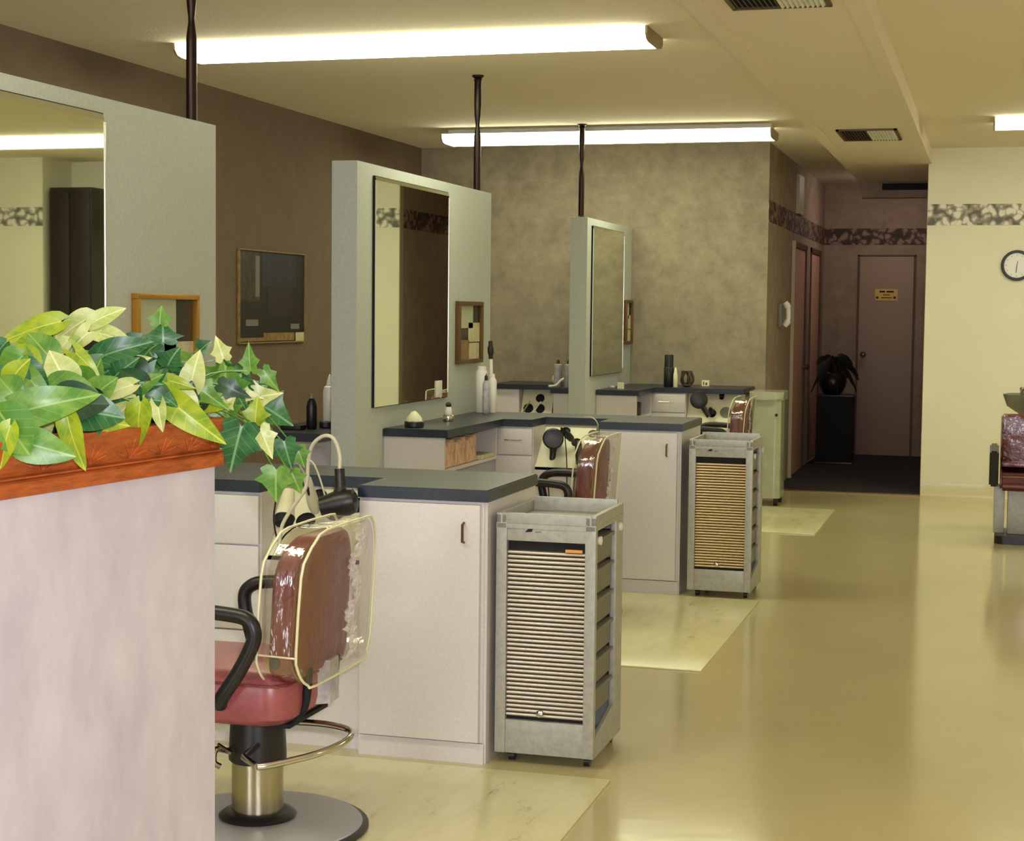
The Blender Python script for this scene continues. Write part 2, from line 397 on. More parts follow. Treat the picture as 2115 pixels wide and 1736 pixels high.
# border papers
BZ0, BZ1 = 2.262, 2.437
struct('trim_1', box(B(), XR+.0, RX, YR-.004, YR, BZ0, BZ1), 'border', smooth=False)
struct('trim_2', box(B(), XH, XR, YF-.004, YF, BZ0, BZ1), 'borderhall', smooth=False)
struct('trim_3', box(B(), XH, XH+.004, YB+.0, YF, BZ0, BZ1), 'borderhall', smooth=False)
struct('trim_4', box(B(), RX-.004, RX, YN, YR, BZ0, BZ1), 'border', smooth=False)
struct('trim_5', box(B(), XR-.004, XR, YR+.1, YF, BZ0, BZ1), 'borderhall', smooth=False)
struct('trim_6', box(B(), XR-.004, XR, YR, YR+.1, 0, ZC), 'trimlight', smooth=False)
# cove base along the facing wall
bm = B(); prism(bm, [(YR, 0), (YR-.03, 0), (YR-.012, .03), (YR-.006, .11), (YR, .112)], XR, RX, 'yz')
struct('baseboard_facing', bm, 'baseb')
bm = B(); box(bm, XL, XL+.01, YN, YB, 0, .1); struct('baseboard_left', bm, 'doorframe', smooth=False)
struct('trim_7', box(B(), XH, XR, 14.37, 14.41, 0, .010), 'brass', smooth=False)
# pier and shade block seen only through the near mirror
struct('wall_pier', box(B(), 2.80, 3.6, 13.93, YR, 0, ZC), 'cream_wall', smooth=False)
struct('trim_8', box(B(), 2.80, 3.6, 13.926, 13.93, BZ0, BZ1), 'border', smooth=False)
# hallway doors
def hall_door(i, y0, y1):
    w_ = B(); t = .05
    box(w_, XH-.13, XH+.012, y0-t, y0, 0, DH+t); box(w_, XH-.13, XH+.012, y1, y1+t, 0, DH+t); box(w_, XH-.13, XH+.012, y0-t, y1+t, DH, DH+t)
    d = struct('door_%d' % i, w_, 'doorframe', smooth=False)
    link('door_leaf', box(B(), XH-.03, XH-.002, y0, y1, .01, DH, .004), 'doorpink', d)
    k = B(); lathe(k, [(.012,0),(.012,.03),(.028,.04),(.03,.06),(.0,.075)], (XH-.002, y1-.08, 1.0), 14, (1,0,0)); link('door_knob', k, 'brass', d)
hall_door(1, *D1); hall_door(2, *D2)
struct('trim_9', box(B(), XH, XH+.03, D1[0]-.12, D1[0]-.055, 0, DH+.05), 'trimlight', smooth=False)
struct('trim_10', box(B(), XH, XH+.03, D1[0]+.10, D1[0]+.50, 2.44, 2.80), 'trimlight', smooth=False)
# end door
bm = B(); x0, x1 = -1.405, -.835
for a,b_,c,d in ((x0-.02,x0,0,2.155),(x1,x1+.02,0,2.155),(x0-.02,x1+.02,2.14,2.155)): box(bm, a, b_, YF-.012, YF, c, d)
d3 = struct('door_3', bm, 'doorframe', smooth=False)
link('door_leaf', box(B(), x0+.003, x1-.003, YF-.02, YF, .01, 2.135, .003), 'doorpaint', d3)
k = B(); lathe(k, [(.03,0),(.03,.008),(.012,.012),(.012,.04),(.028,.05),(.03,.066),(0,.08)], (-1.345, YF-.02, 1.09), 16, (0,-1,0)); link('door_knob', k, 'brass', d3)
t = thing('door_sign', 'small yellow notice with two dark dots fixed on the end door of the hallway', 'sign', (-1.11, YF-.022, 1.66))
link('sign_board', box(B(), -1.235, -1.0, YF-.026, YF-.0205, 1.665, 1.79, .002), 'signyellow', t)
bm = B()
for xa, xb in ((-1.19,-1.13),(-1.115,-1.04)): box(bm, xa, xb, YF-.0275, YF-.026, 1.755, 1.772)
box(bm, -1.17, -1.06, YF-.0275, YF-.026, 1.695, 1.703); box(bm, -1.15,-1.08, YF-.0275, YF-.026, 1.725,1.733)
for xa in (-1.212,-1.03): cyl(bm, (xa,YF-.026,1.70), (xa,YF-.0285,1.70), .013, n=12)
link('sign_print', bm, 'blackmatte', t)

# ------------------------------------------------------------------ ceiling lights
def fixture(x0, x1, yn, label, dz=0, name='ceiling_light', group='long fluorescent ceiling lights'):
    yc = yn + .19
    t = thing(name, label, 'ceiling light', ((x0+x1)/2, yc, ZC), group)
    prof = [(yn, 2.899), (yn+.004, 2.866), (yn+.03, 2.842), (yn+.08, 2.834), (yn+.30, 2.834), (yn+.36, 2.842), (yn+.396, 2.866), (yn+.40, 2.899)]
    prof = [(a, b+dz) for a, b in prof]
    if dz: link('housing', box(B(), x0+.02, x1-.02, yn+.13, yn+.28, 2.898+dz, ZC-.001), 'housing', t); link('top_plate', box(B(), x0, x1, yn, yn+.40, 2.8992+dz, 2.902+dz), 'housing', t)
    link('diffuser', prism(B(), prof, x0+.012, x1-.012, 'yz'), 'tube', t)
    xm = (x0+x1)/2
    link('centre_joint', prism(B(), [(a-(.0015 if a < yc else -.0015), b-.0015) for a, b in prof], xm-.006, xm+.006, 'yz'), 'tube2', t)
    pe = [(yn-.002, 2.8995), (yn+.001, 2.864), (yn+.03, 2.839), (yn+.08, 2.831), (yn+.30, 2.831), (yn+.36, 2.839), (yn+.399, 2.864), (yn+.402, 2.8995)]
    pe = [(a, b+dz) for a, b in pe]
    link('end_cap', prism(B(), pe, x0, x0+.012, 'yz'), 'endcap', t); link('end_cap', prism(B(), pe, x1-.012, x1, 'yz'), 'endcap', t)
    return t
MT['housing'] = mat('white enamel housing', (235,230,214), .5)
MT['endcap'] = mat('end cap plastic', (150,136,104), .5)
MT['tube2'] = emis('diffuser joint', FLUOR, FLUOR_STRENGTH*.62)
fixture(-4.21, -1.661, 8.09, 'long lit fluorescent ceiling light nearest the camera, above the second station')
fixture(-4.11, -1.585, 12.24, 'long lit fluorescent ceiling light in front of the back wall, behind the two far poles', dz=-.046)
fixture(-.045, 2.50, 12.24, 'lit fluorescent ceiling light cut by the right edge of the frame')
fixture(1.9, 4.34, 7.66, 'lit fluorescent ceiling light over the right side of the room, out of frame')
fixture(-3.99, -1.573, 3.3, 'lit fluorescent ceiling light above the planter, out of frame')
fixture(2.6, 5.04, 3.3, 'lit fluorescent ceiling light near the front window, out of frame')

# unseen fill lamp added to brighten the dim hallway, behind the duct header
t = thing('hall_fill', 'added round fill light for the hallway, unseen behind the duct header', 'ceiling light', (-1.0, 17.2, ZC))
bm = B(); lathe(bm, [(.0,-.07),(.09,-.06),(.12,-.03),(.12,-.001)], (-1.0,17.2,ZC), 24); link('fill_globe', bm, emis('hall fill glow', (1,.88,.72), 30), t)

# ------------------------------------------------------------------ ceiling vents
def vent(y0, y1, label):
    xa, xb = -1.085, -.675
    t = thing('ceiling_vent', label, 'vent', ((xa+xb)/2, (y0+y1)/2, ZS), 'ceiling vents in the duct soffit')
    bm = B(); f = .02; z0, z1 = ZS-.012, ZS-.001
    for a in ((xa,xb,y0,y0+f),(xa,xb,y1-f,y1),(xa,xa+f,y0,y1),(xb-f,xb,y0,y1)): box(bm, a[0],a[1],a[2],a[3], z0, z1)
    link('frame', bm, 'trimdark', t)
    link('duct_opening', box(B(), xa+f, xb-f, y0+f, y1-f, ZS-.003, ZS-.001), 'blackmatte', t)
    for half in (0, 1):
        bm = B()
        n = 9
        for i in range(n):
            x = xa+f + (xb-xa-2*f)*((i+.5)/(2*n) + .5*half)
            s = .007 if half else -.007
            prism(bm, [(x-s-.0012, z0-.004), (x-s+.0012, z0-.004), (x+s+.0012, ZS-.004), (x+s-.0012, ZS-.004)], y0+f, y1-f, 'xz')
        o = link('louvre', bm, 'white' if half else 'trimdark', t)
        if half: part(o, 'pale louvre blades on the right half')
    return t
MT['trimdark'] = mat('dull brown vent metal', (92,74,58), .5)
vent(11.75, 12.45, 'small dark louvred ceiling vent, the farther one beyond the long lights')
vent(6.35, 7.05, 'dark louvred ceiling vent cut by the top edge of the frame')

# ------------------------------------------------------------------ partitions, poles, mirrors
XP0, XP1, ZP = -3.048, -2.918, 2.21
PART = [(3.2, 5.96), (7.46, 9.66), (12.13, 13.725)]
PL = ['tall pale grey mirror partition nearest the camera, behind the leafy planter',
      'tall pale grey partition in the middle, its mirror reflecting the cream wall',
      'farthest pale grey partition standing against the mottled back wall']
POLE = [(5.885, 'nearest dark metal pole, rising out of the top of the frame'), (9.575, 'dark metal pole from the middle partition up to the ceiling'), (12.19, 'farthest and shortest-looking dark metal ceiling pole')]
for (y0, y1), lab in zip(PART, PL):
    o = tag(link('partition', box(B(), XP0, XP1, y0, y1, 0, ZP, .003), 'partition'), lab, 'partition', 'mirror partitions between stations')
for yp, lab in POLE:
    xc = -2.983
    bm = B(); prof = [(.026,0),(.026,.006),(.021,.01),(.021,.30),(.020,.33),(.013,.38),(.0125,.40),(.016,.43),(.019,.46),(.021,.52),(.021,.655),(.024,.66),(.026,.665),(.020,.67),(.036,.682),(.036,.689)]
    lathe(bm, prof, (xc, yp, ZP), 24)
    tag(link('support_pole', bm, 'bronze'), lab, 'pole', 'ceiling poles on the partitions')
def mirror(y0, y1, label, z0=1.026, z1=2.155):
    t = thing('wall_mirror', label, 'mirror', (XP1, (y0+y1)/2, z0), 'styling mirrors')
    link('backing', box(B(), XP1, XP1+.012, y0, y1, z0, z1), 'blackmatte', t, smooth=False)
    link('mirror_glass', box(B(), XP1+.012, XP1+.018, y0+.003, y1-.003, z0+.003, z1-.0215), 'mirror', t, smooth=False)
    bm = B(); prism(bm, [(XP1+.0182, z1-.022), (XP1+.0186, z1-.022), (XP1+.0125, z1-.003), (XP1+.0121, z1-.003)], y0+.003, y1-.003, 'xz'); part(link('bevelled_top', bm, 'mirror', t), 'bevelled top edge of the glass')
    bm = B(); cyl(bm, (XP1+.018, y1-.001, z0+.03), (XP1+.018, y1-.001, z1-.03), .004, n=16); part(link('polished_edge', bm, 'mirroredge', t), 'bright rounded glass edge')
mirror(3.6, 5.085, 'mirror on the nearest partition, reflecting a lit ceiling light and dark cabinet', z0=1.026)
mirror(7.665, 8.80, 'tall mirror on the middle partition, half cream and half dark reflection')
mirror(12.26, 13.34, 'farthest mirror reflecting only the mottled wallpaper')
# framed certificates beside each mirror
def cert(y0, y1, z0, z1, label, green=False, rich=0):
    x = XP1
    t = thing('framed_certificate', label, 'picture frame', (x, (y0+y1)/2, z0), 'framed certificates beside the mirrors')
    f = .019 if rich else .024; D = .03
    bm = B()
    for a in ((y0,y1,z0,z0+f),(y0,y1,z1-f,z1),(y0,y0+f,z0+f,z1-f),(y1-f,y1,z0+f,z1-f)): box(bm, x+.001, x+D, a[0],a[1],a[2],a[3], .003)
    link('frame', bm, 'gold' if rich else 'darkgold', t)
    iy, iz = y0+f, z0+f; W_, H_ = y1-y0-2*f, z1-z0-2*f
    link('mount_board', box(B(), x+.003, x+.010, iy, iy+W_, iz, iz+H_), 'photo_dark', t, smooth=False)
    for (a,b_,c,d,m) in ((.0,.68,.58,1,'paper_green'),(.0,.45,.40,.56,'photo_brown'),(.47,1,.32,.68,'paper'),(.0,.5,.0,.36,'photo_tan' if not rich else 'paper_green'),(.5,.98,.0,.30,'paper')):
        link('paper_print', box(B(), x+.0102, x+.012, iy+a*W_, iy+b_*W_, iz+c*H_, iz+d*H_), m, t, smooth=False)
cert(5.291, 5.763, 1.03, 1.553, 'gold framed certificate collage partly hidden behind the leaves', rich=1)
cert(8.975, 9.43, 1.205, 1.56, 'gilt framed certificate collage beside the middle mirror')
cert(13.42, 13.68, 1.25, 1.61, 'small framed certificate right of the farthest mirror')
o = tag(link('white_plate', box(B(), XP1+.019, XP1+.024, 8.59, 8.685, 1.035, 1.125, .002), 'white'), 'small white plate at the lower right corner of the middle mirror', 'outlet')  # small white plate set just in front of the glass
# poster on the left wall
y0,y1,z0,z1 = 10.07,11.17,1.272,1.90; x = XL
t = thing('framed_poster', 'dark framed street picture hanging on the brown left wall', 'picture', (x,(y0+y1)/2,z0))
bm = B(); f=.009
for a in ((y0,y1,z0,z0+f),(y0,y1,z1-f,z1),(y0,y0+f,z0+f,z1-f),(y1-f,y1,z0+f,z1-f)): box(bm, x+.002, x+.022, a[0],a[1],a[2],a[3], .003)
link('frame', bm, 'framethin', t) if 'framethin' in MT else link('frame', bm, 'photo_tan', t)
W_, H_ = y1-y0-2*f, z1-z0-2*f; iy, iz = y0+f, z0+f
link('print', box(B(), x+.003, x+.008, iy, iy+W_, iz, iz+H_), 'photo_dark', t, smooth=False)
for k,(a,b_,c,d,m) in enumerate(((.0,.30,.45,1,'photo_brown'),(.33,.86,.62,1,'photo_blue'),(.42,.80,.30,.62,'photo_dkbrown'),(.24,.30,.5,.95,'photo_grey'),(.10,.28,.18,.25,'photo_grey'),(.78,.92,.14,.20,'photo_grey'),(.0,.36,.01,.05,'photo_tan'),(.36,.84,.01,.10,'photo_tan'),(.86,1,.0,.10,'paper'))):
    if m == 'photo_dkbrown': MT[m] = mat('dark brown print', (36,30,26), .5, col2=(46,38,32), scale=20)
    link('painted_patch', box(B(), x+.0082+.0002*k, x+.0092+.0002*k, iy+a*W_, iy+b_*W_, iz+c*H_, iz+d*H_), m, t, smooth=False)
# wall clock
t = thing('wall_clock', 'round black rimmed wall clock on the cream wall at the right edge', 'clock', (.165, YR, 1.93))
bm = B(); prof = [(.102,0),(.122,.0),(.126,.02),(.118,.035),(.104,.036),(.102,.02)]
lathe(bm, prof, (.165,YR-.001,1.93), 40, (0,-1,0)); link('rim', bm, 'black', t)
bm = B(); cyl(bm, (.165,YR-.021,1.93),(.165,YR-.025,1.93), .1015, n=40); link('dial', bm, 'clockface', t)
bm = B(); tube(bm, [(.165,YR-.027,1.935),(.160,YR-.027,1.87)], .004, 1, 6); link('hand', bm, 'greyplastic', t)
bm = B(); tube(bm, [(.165,YR-.027,1.93),(.172,YR-.027,1.965)], .003, 1, 6); link('hand', bm, 'greyplastic', t)
bm = B()
for k in range(12):
    a = k*PI/6; c = Vector((.165+.086*math.sin(a), YR-.0255, 1.93+.086*math.cos(a))); cyl(bm, c, c+Vector((0,-.001,0)), .004, n=8)
link('hour_marks', bm, 'greyplastic', t)
# wall telephone on the hallway corner
t = thing('wall_phone', 'pale wall telephone on the hallway corner above the far cart', 'telephone', (XH, 14.55, 1.40))
link('phone_base', box(B(), XH+.001, XH+.035, 14.46, 14.56, 1.40, 1.60, .01), 'greydark', t)
bm = B(); tube(bm, [(XH+.05,14.55,1.41),(XH+.075,14.55,1.45),(XH+.08,14.55,1.51),(XH+.075,14.55,1.57),(XH+.05,14.55,1.61)], [.026,.03,.022,.022,.022,.03,.026], 5, 12); link('handset', bm, 'white', t)

# ------------------------------------------------------------------ floor mats
MATS = [(3.32, 5.17, 'pale scuffed floor mat under the nearest salon chair'), (6.90, 8.72, 'pale floor mat of the middle station, beside the nearest cart'), (11.52, 13.05, 'farthest and smallest-looking yellowish floor mat')]
for y0, y1, lab in MATS:
    tag(link('floor_mat', box(B(), -2.86, -1.144, y0, y1, 0.0005, .007, .002), 'mat'), lab, 'mat', 'station floor mats')

# ------------------------------------------------------------------ station counters
ZT0, ZT1 = .877, .917
def countertop(poly, label, shelf=None):
    bm = B(); prism(bm, poly, ZT0, ZT1)
    bmesh.ops.bevel(bm, geom=[e for e in bm.edges if abs(e.verts[0].co.z-e.verts[1].co.z) < 1e-6 and e.verts[0].co.z > .9], offset=.004, segments=2, affect='EDGES')
    return tag(link('countertop', bm, 'counter'), label, 'countertop', 'dark countertops')
def pull(bm, x0, x1, z, y):
    tube(bm, [(x0,y,z),(x0,y-.024,z),(x1,y-.024,z),(x1,y,z)], .004, 1, 8)
def drawer_cabinet(x0, x1, yc, yb, label, splits=(.695,), group='drawer cabinets'):
    t = thing('drawer_cabinet', label, 'cabinet', ((x0+x1)/2, (yc+yb)/2, 0), group)
    link('body', box(B(), x0, x1, yc, yb, .07, ZT0-.001, .002), 'cabinet', t)
    link('kick_board', box(B(), x0, x1, yc+.006, yb, 0, .07), 'cabinet', t)
    zs = [.09] + sorted(splits) + [.868]
    for a, b_ in zip(zs, zs[1:]):
        d = link('drawer', box(B(), x0+.004, x1-.004, yc-.018, yc, a+.003, b_-.003, .002), 'cabinet', t)
        if b_ > .8:
            k = B(); xm = (x0+x1)/2; zz = (a+b_)/2+.01; pull(k, xm-.045, xm+.045, zz, yc-.018); link('handle', k, 'chrome', d)
    return t
def door_cabinet(x0, x1, yc, yb, label):
    t = thing('door_cabinet', label, 'cabinet', ((x0+x1)/2, (yc+yb)/2, 0), 'door cabinets at the counter ends')
    link('body', box(B(), x0, x1-.006, yc, yb, .07, ZT0-.001, .002), 'cabinet', t)
    link('kick_board', box(B(), x0, x1-.002, yc-.004, yb, 0, .068), 'cabinet', t)
    link('end_panel', box(B(), x1-.006, x1+.004, yc+.006, yb, 0, ZT0-.001), 'cabinet', t)
    d = link('door', box(B(), x0+.006, x1-.016, yc-.02, yc, .074, .866, .0025), 'cabinet', t)
    k = B(); tube(k, [(x1-.07, yc-.02, .742),(x1-.07, yc-.038, .745),(x1-.07, yc-.038, .803),(x1-.07, yc-.02, .806)], .0045, 1, 8); link('handle', k, 'brass', d)
    return t
def tool_panel(x0, x1, yc, yb, label, holes):
    """a recessed front with a slanting cream board that holds hot tools"""
    t = thing('tool_holder_unit', label, 'cabinet', ((x0+x1)/2, (yc+yb)/2, 0), 'tool holder units')
    yt = yc+.27
    link('front_panel', box(B(), x0, x1, yc+.035, yc+.055, .07, .655), 'cabinet', t)
    link('kick_board', box(B(), x0, x1, yc+.05, yc+.07, 0, .07), 'cabinet', t)
    bm = B(); prism(bm, [(yc+.035,.655),(yt,.874),(yt+.012,.874),(yt+.012,.862),(yc+.055,.64),(yc+.035,.64)], x0+.001, x1-.001, 'yz')
    p = link('slanted_board', bm, 'creampanel', t)
    d = Vector((0, yt-yc-.035, .219)).normalized(); nrm = Vector((0, -d.z, d.y)); base = Vector((0, yc+.035, .655))
    for (hx, ht, r, m) in holes:
        c = base + d*ht + Vector((hx,0,0)) + nrm*.0005
        bm = B(); lathe(bm, [(r*1.18,0),(r*1.18,.004),(r,.006),(r*.98,.001),(0,.001)], c, 24, nrm)
        part(link('tool_socket', bm, m, p), 'round tool socket ring')
    return t
def station(yc, right=True, left=False):
    pass
# --- station behind the nearest chair
YC = [5.24, 8.80, 13.10]; XE = -1.59; XM0, XM1 = -2.395, -2.035
y = YC[0]; yb = y+.60
countertop([(XP1+.001,y-.02),(XM0,y-.02),(XM0,y+.25),(XM1,y+.25),(XM1,y-.02),(XE+.012,y-.02),(XE+.012,yb),(XP1+.001,yb)], 'nearest dark blue-black countertop with a stepped front edge')
drawer_cabinet(XP1+.002, XM0, y, yb, 'white drawer cabinet just right of the planter wall', splits=(.695,.40))
tool_panel(XM0, XM1, y, yb, 'cream slanted tool holder beside the drawer cabinet of the nearest station', [(XM0+.10,.16,.03,'blackmatte'),(XM0+.20,.20,.028,'blackmatte'),(XM0+.11,.27,.03,'blackmatte'),(XM0+.27,.24,.028,'blackmatte')])
door_cabinet(XM1, XE, y, yb, 'large white door cabinet left of the nearest rolling cart')
# --- middle station
y = YC[1]; yb = y+.60
countertop([(XP1+.001,7.82),(-2.575,7.82),(-2.575,y-.02),(XM0-.01,y-.02),(XM0-.01,y+.25),(XM1,y+.25),(XM1,y-.02),(XE+.012,y-.02),(XE+.012,yb),(XP1+.001,yb)], 'middle dark countertop with a side shelf under the mirror')
drawer_cabinet(-2.62, XM0-.01, y, yb, 'pale drawer cabinet behind the nearest station top', splits=(.72,.56))
link('cabinet_filler', box(B(), XP1+.002, -2.622, y, yb, 0, ZT0-.001), 'cabinet')['kind'] = 'structure'
tool_panel(XM0-.01, XM1, y, yb, 'cream slanted tool holder of the middle station', [(XM0+.11,.27,.026,'blackmatte'),(XM0+.19,.19,.024,'blackmatte'),(XM0+.27,.26,.022,'greyplastic')])
door_cabinet(XM1, XE, y, yb, 'pale door cabinet left of the middle rolling cart')
# open shelf box under the mirror of the middle partition
t = thing('shelf_box', 'white open shelf box under the middle mirror holding folded towels', 'shelf', (-2.75, 8.1, .70), 'shelf boxes under mirrors')
link('near_side', box(B(), XP1+.001, -2.60, 7.84, 7.86, .70, ZT0-.001), 'cabinet', t)
link('far_side', box(B(), XP1+.001, -2.60, 8.74, 8.76, .70, ZT0-.001), 'cabinet', t)
link('bottom_board', box(B(), XP1+.001, -2.60, 7.86, 8.74, .70, .715), 'cabinet', t)
for k in range(9):
    yy = 7.875+k*.062
    o = tag(link('folded_towel', box(B(), -2.86, -2.606-.004*(k % 3), yy, yy+.056, .716, .716+.125+.008*((k*7)%3), .018, 3), 'towel'), 'tan towel folded upright under the middle mirror, %s in the row from the near end' % ['first','second','third','fourth','fifth','sixth','seventh','eighth','ninth'][k], 'towel', 'folded towels in the shelf box')
tag(link('magazine', box(B(), -2.87, -2.605, 8.45, 8.73, .716, .738, .003), 'paper'), 'pale flat magazine lying beyond the towels in the shelf box', 'magazine')
# left side of the middle partition
bm = B(); prism(bm, [(-3.30,7.33),(XP0-.001,7.33),(XP0-.001,YC[1]+.6),(-3.45,YC[1]+.6),(-3.45,7.7)], ZT0, ZT1)
tag(link('countertop', bm, 'counter'), 'dark counter on the left side of the middle partition, behind the ivy', 'countertop', 'dark countertops')
tag(link('base_cabinet', box(B(), -3.42, XP0-.002, 7.74, YC[1]+.58, 0, ZT0-.001, .003), 'cabinet'), 'pale base cabinet left of the middle partition, mostly behind leaves', 'cabinet')
# --- far station
y = YC[2]; yb = YB-.001; XEF = -1.875
countertop([(XP1+.001,12.46),(-2.575,12.46),(-2.575,y-.02),(-2.30,y-.02),(XEF,y-.02),(XEF,yb),(XP1+.001,yb)], 'farthest dark countertop right of the far partition')
countertop([(-3.95,y-.02),(-3.30,y-.02),(-3.30,12.55),(XP0-.001,12.55),(XP0-.001,yb),(-3.95,yb)], 'dark counter left of the far partition along the back wall')
drawer_cabinet(-2.67, -2.33, y, yb, 'farthest drawer cabinet in front of the back wall', splits=(.72,))
link('cabinet_filler', box(B(), XP1+.002, -2.672, y, yb, 0, ZT0-.001), 'cabinet')['kind'] = 'structure'
def board_unit(x0, x1, yc, label, holes, lean=.12, h=.30):
    t = thing('tool_holder_unit', label, 'cabinet', ((x0+x1)/2, yc+.15, 0), 'tool holder units')
    link('front_panel', box(B(), x0, x1, yc+.0, yc+.02, 0, .60), 'cabinet', t)
    zt = .872; bm = B(); prism(bm, [(yc,.60),(yc+lean,zt),(yc+lean+.012,zt),(yc+.02,.60)], x0, x1, 'yz'); p = link('slanted_board', bm, 'creampanel', t)
    d = Vector((0, lean, zt-.60)).normalized(); nrm = Vector((0,-d.z,d.y)); b0 = Vector((0,yc,.60))
    for (hx,ht,r,m) in holes:
        bm = B(); lathe(bm, [(r*1.15,0),(r*1.15,.004),(r,.006),(0,.002)], b0+d*ht+Vector((hx,0,0)), 20, nrm); part(link('tool_socket', bm, m, p), 'round tool socket')
    return t
board_unit(-2.328, XEF-.002, y, 'cream slanted tool holder of the farthest station', [(-2.22,.24,.028,'blackmatte'),(-2.02,.14,.04,'greyplastic'),(-2.13,.13,.03,'blackmatte')])
tag(link('base_cabinet', box(B(), -3.93, -3.705, y, yb, 0, ZT0-.001, .003), 'cabinet'), 'pale cabinet against the back wall, far left beside the cream board', 'cabinet')
board_unit(-3.70, -3.44, y, 'cream slanted tool holder left of the far partition, with three dark sockets', [(-3.55,.22,.032,'blackmatte'),(-3.64,.13,.036,'blackmatte'),(-3.54,.13,.034,'blackmatte')])
tag(link('base_cabinet', box(B(), -3.28, XP0-.002, 12.57, y+.18, 0, ZT0-.001, .003), 'cabinet'), 'pale cabinet hugging the left side of the far partition', 'cabinet')
t = thing('shelf_box', 'open shelf box under the farthest mirror', 'shelf', (-2.75, 12.7, .70), 'shelf boxes under mirrors')
link('near_side', box(B(), XP1+.001, -2.60, 12.48, 12.50, .70, ZT0-.001), 'cabinet', t)
link('far_side', box(B(), XP1+.001, -2.60, 13.04, 13.06, .70, ZT0-.001), 'cabinet', t)
link('bottom_board', box(B(), XP1+.001, -2.60, 12.50, 13.04, .70, .715), 'cabinet', t)
bm = B(); lathe(bm, [(.055,0),(.06,.01),(.06,.10),(.052,.10),(.05,.02),(0,.02)], (-2.67,12.70,.716), 20)
tag(link('storage_jar', bm, 'photo_brown'), 'brown jar in the open shelf under the farthest mirror', 'jar')

# ------------------------------------------------------------------ rolling carts
def cart(label, slatm='slat', open_gap=.03):
    W_, D_, H_ = .338, .42, .84; z0 = .036
    t = thing('rolling_cart', label, 'cart', (0,0,0), 'grey rolling salon carts')
    s = .036; bm = B()
    for x in (0, W_-s): box(bm, x, x+s, 0, .03, z0, H_-.004, .003)
    link('front_frame', bm, 'greymetal', t)
    f = link('top_fascia', box(B(), s, W_-s, .004, .028, H_-.092, H_-.006, .002), 'greymetal', t)
    bm = B(); prism(bm, [(.098,H_-.062),(.121,H_-.060),(.128,H_-.036),(.112,H_-.047)], .0025, .004, 'xz'); link('emblem', bm, 'blackmatte', f)
    bm = B(); box(bm, .132, .152, .003, .004, H_-.062, H_-.058); link('small_print', bm, 'greydark', f)
    link('bottom_panel', box(B(), s, W_-s, .004, .028, z0, .148, .002), 'greymetal', t)
    link('dark_slot', box(B(), s, W_-s, .024, .028, .148, H_-.09), 'blackmatte', t)
    bm = B(); n = 38; za, zb = .158, H_-.094-open_gap; p = (zb-za)/n
    for i in range(n):
        z = za+p*i; pr = [(.022, z+.0022)]
        for k in range(7):
            a = PI*k/6; pr.append((.016-.0065*math.sin(a), z+p*.5-.39*p*math.cos(a)))
        pr.append((.022, z+p*.80+.002)); prism(bm, pr, s+.001, W_-s-.001, 'yz')
    sh = link('roller_shutter', bm, slatm, t)
    bm = B(); lathe(bm, [(.009,0),(.006,.008),(.011,.014),(.012,.022),(0,.027)], (W_*.5-.012, .010, za+.02), 16, (0,-1,0)); part(link('knob', bm, 'chrome', sh), 'small round chrome knob')
    # tray top with raised rim
    bm = B(); z1 = H_
    box(bm, 0, W_, 0, D_, H_-.05, H_-.035)
    box(bm, 0, .018, 0, D_, H_-.035, z1, .003); box(bm, W_-.018, W_, 0, D_, H_-.035, z1, .003)
    box(bm, .018, W_-.018, 0, .018, H_-.035, z1, .003); box(bm, .018, W_-.018, D_-.018, D_, H_-.035, z1+.012, .003)
    link('top_tray', bm, 'greymetal', t)
    # sides: rear post, corner brackets, bottom skirt, back panel, drawers seen through the open flank
    bm = B(); box(bm, 0, .02, D_-.11, D_, z0, H_-.05, .003); box(bm, W_-.02, W_, D_-.11, D_, z0, H_-.05, .003); box(bm, .02, W_-.02, D_-.012, D_, z0, H_-.05)
    link('rear_frame', bm, 'greymetal', t)
    bm = B(); box(bm, 0, W_, .03, D_, z0, z0+.016)
    for xa, xb in ((0,.012),(W_-.012,W_)): prism(bm, [(.03,z0),(D_-.03,z0),(D_,z0+.03),(D_,z0+.16),(D_-.09,z0+.16),(D_-.12,z0+.12),(.03,z0+.07)], xa, xb, 'yz')
    link('bottom_skirt', bm, 'greymetal', t)
    for i in range(6):
        zz = .17 + i*.10
        bm = B(); box(bm, .022, W_-.016, .035, D_-.05, zz, zz+.072, .008); box(bm, .016, W_-.006, .035, D_-.06, zz+.074, zz+.086, .003)
        link('drawer', bm, 'greydark', t)
    for (yy, zz) in ((.05,H_-.085),(D_-.06,H_-.075)):
        bm = B(); lathe(bm, [(.012,0),(.015,.004),(.015,.012),(0,.016)], (W_-.004, yy, zz), 14, (1,0,0)); link('side_bolt', bm, 'white', t)
    for (cx, cy) in ((.05,.05),(W_-.03,.05),(.05,D_-.04),(W_-.03,D_-.04)):
        bm = B(); cyl(bm, (cx-.010,cy,.0175),(cx+.010,cy,.0175), .017, n=18); box(bm, cx-.013, cx+.013, cy-.005, cy+.010, .024, z0)
        c = link('caster', bm, 'black', t)
        bm = B(); cyl(bm, (cx-.011,cy,.0175),(cx+.011,cy,.0175), .006, n=10); link('axle_cap', bm, 'brass', c)
    return t
c1 = cart('grey rolling cart with a roller shutter, nearest the camera beside the large white cabinet'); c1.location = (-1.565, 5.275, 0)
k = box(B(), -.03, .03, -.001, .001, -.006, .006)
bm = B(); box(bm, .235, .292, .006, .012, .716, .726); link('loose_strip', bm, 'orange', c1)
c2 = copy_tree(c1, (-1.537, 8.76, 0), 'grey rolling cart, tan reflection painted on its roller shutter, at the middle station')
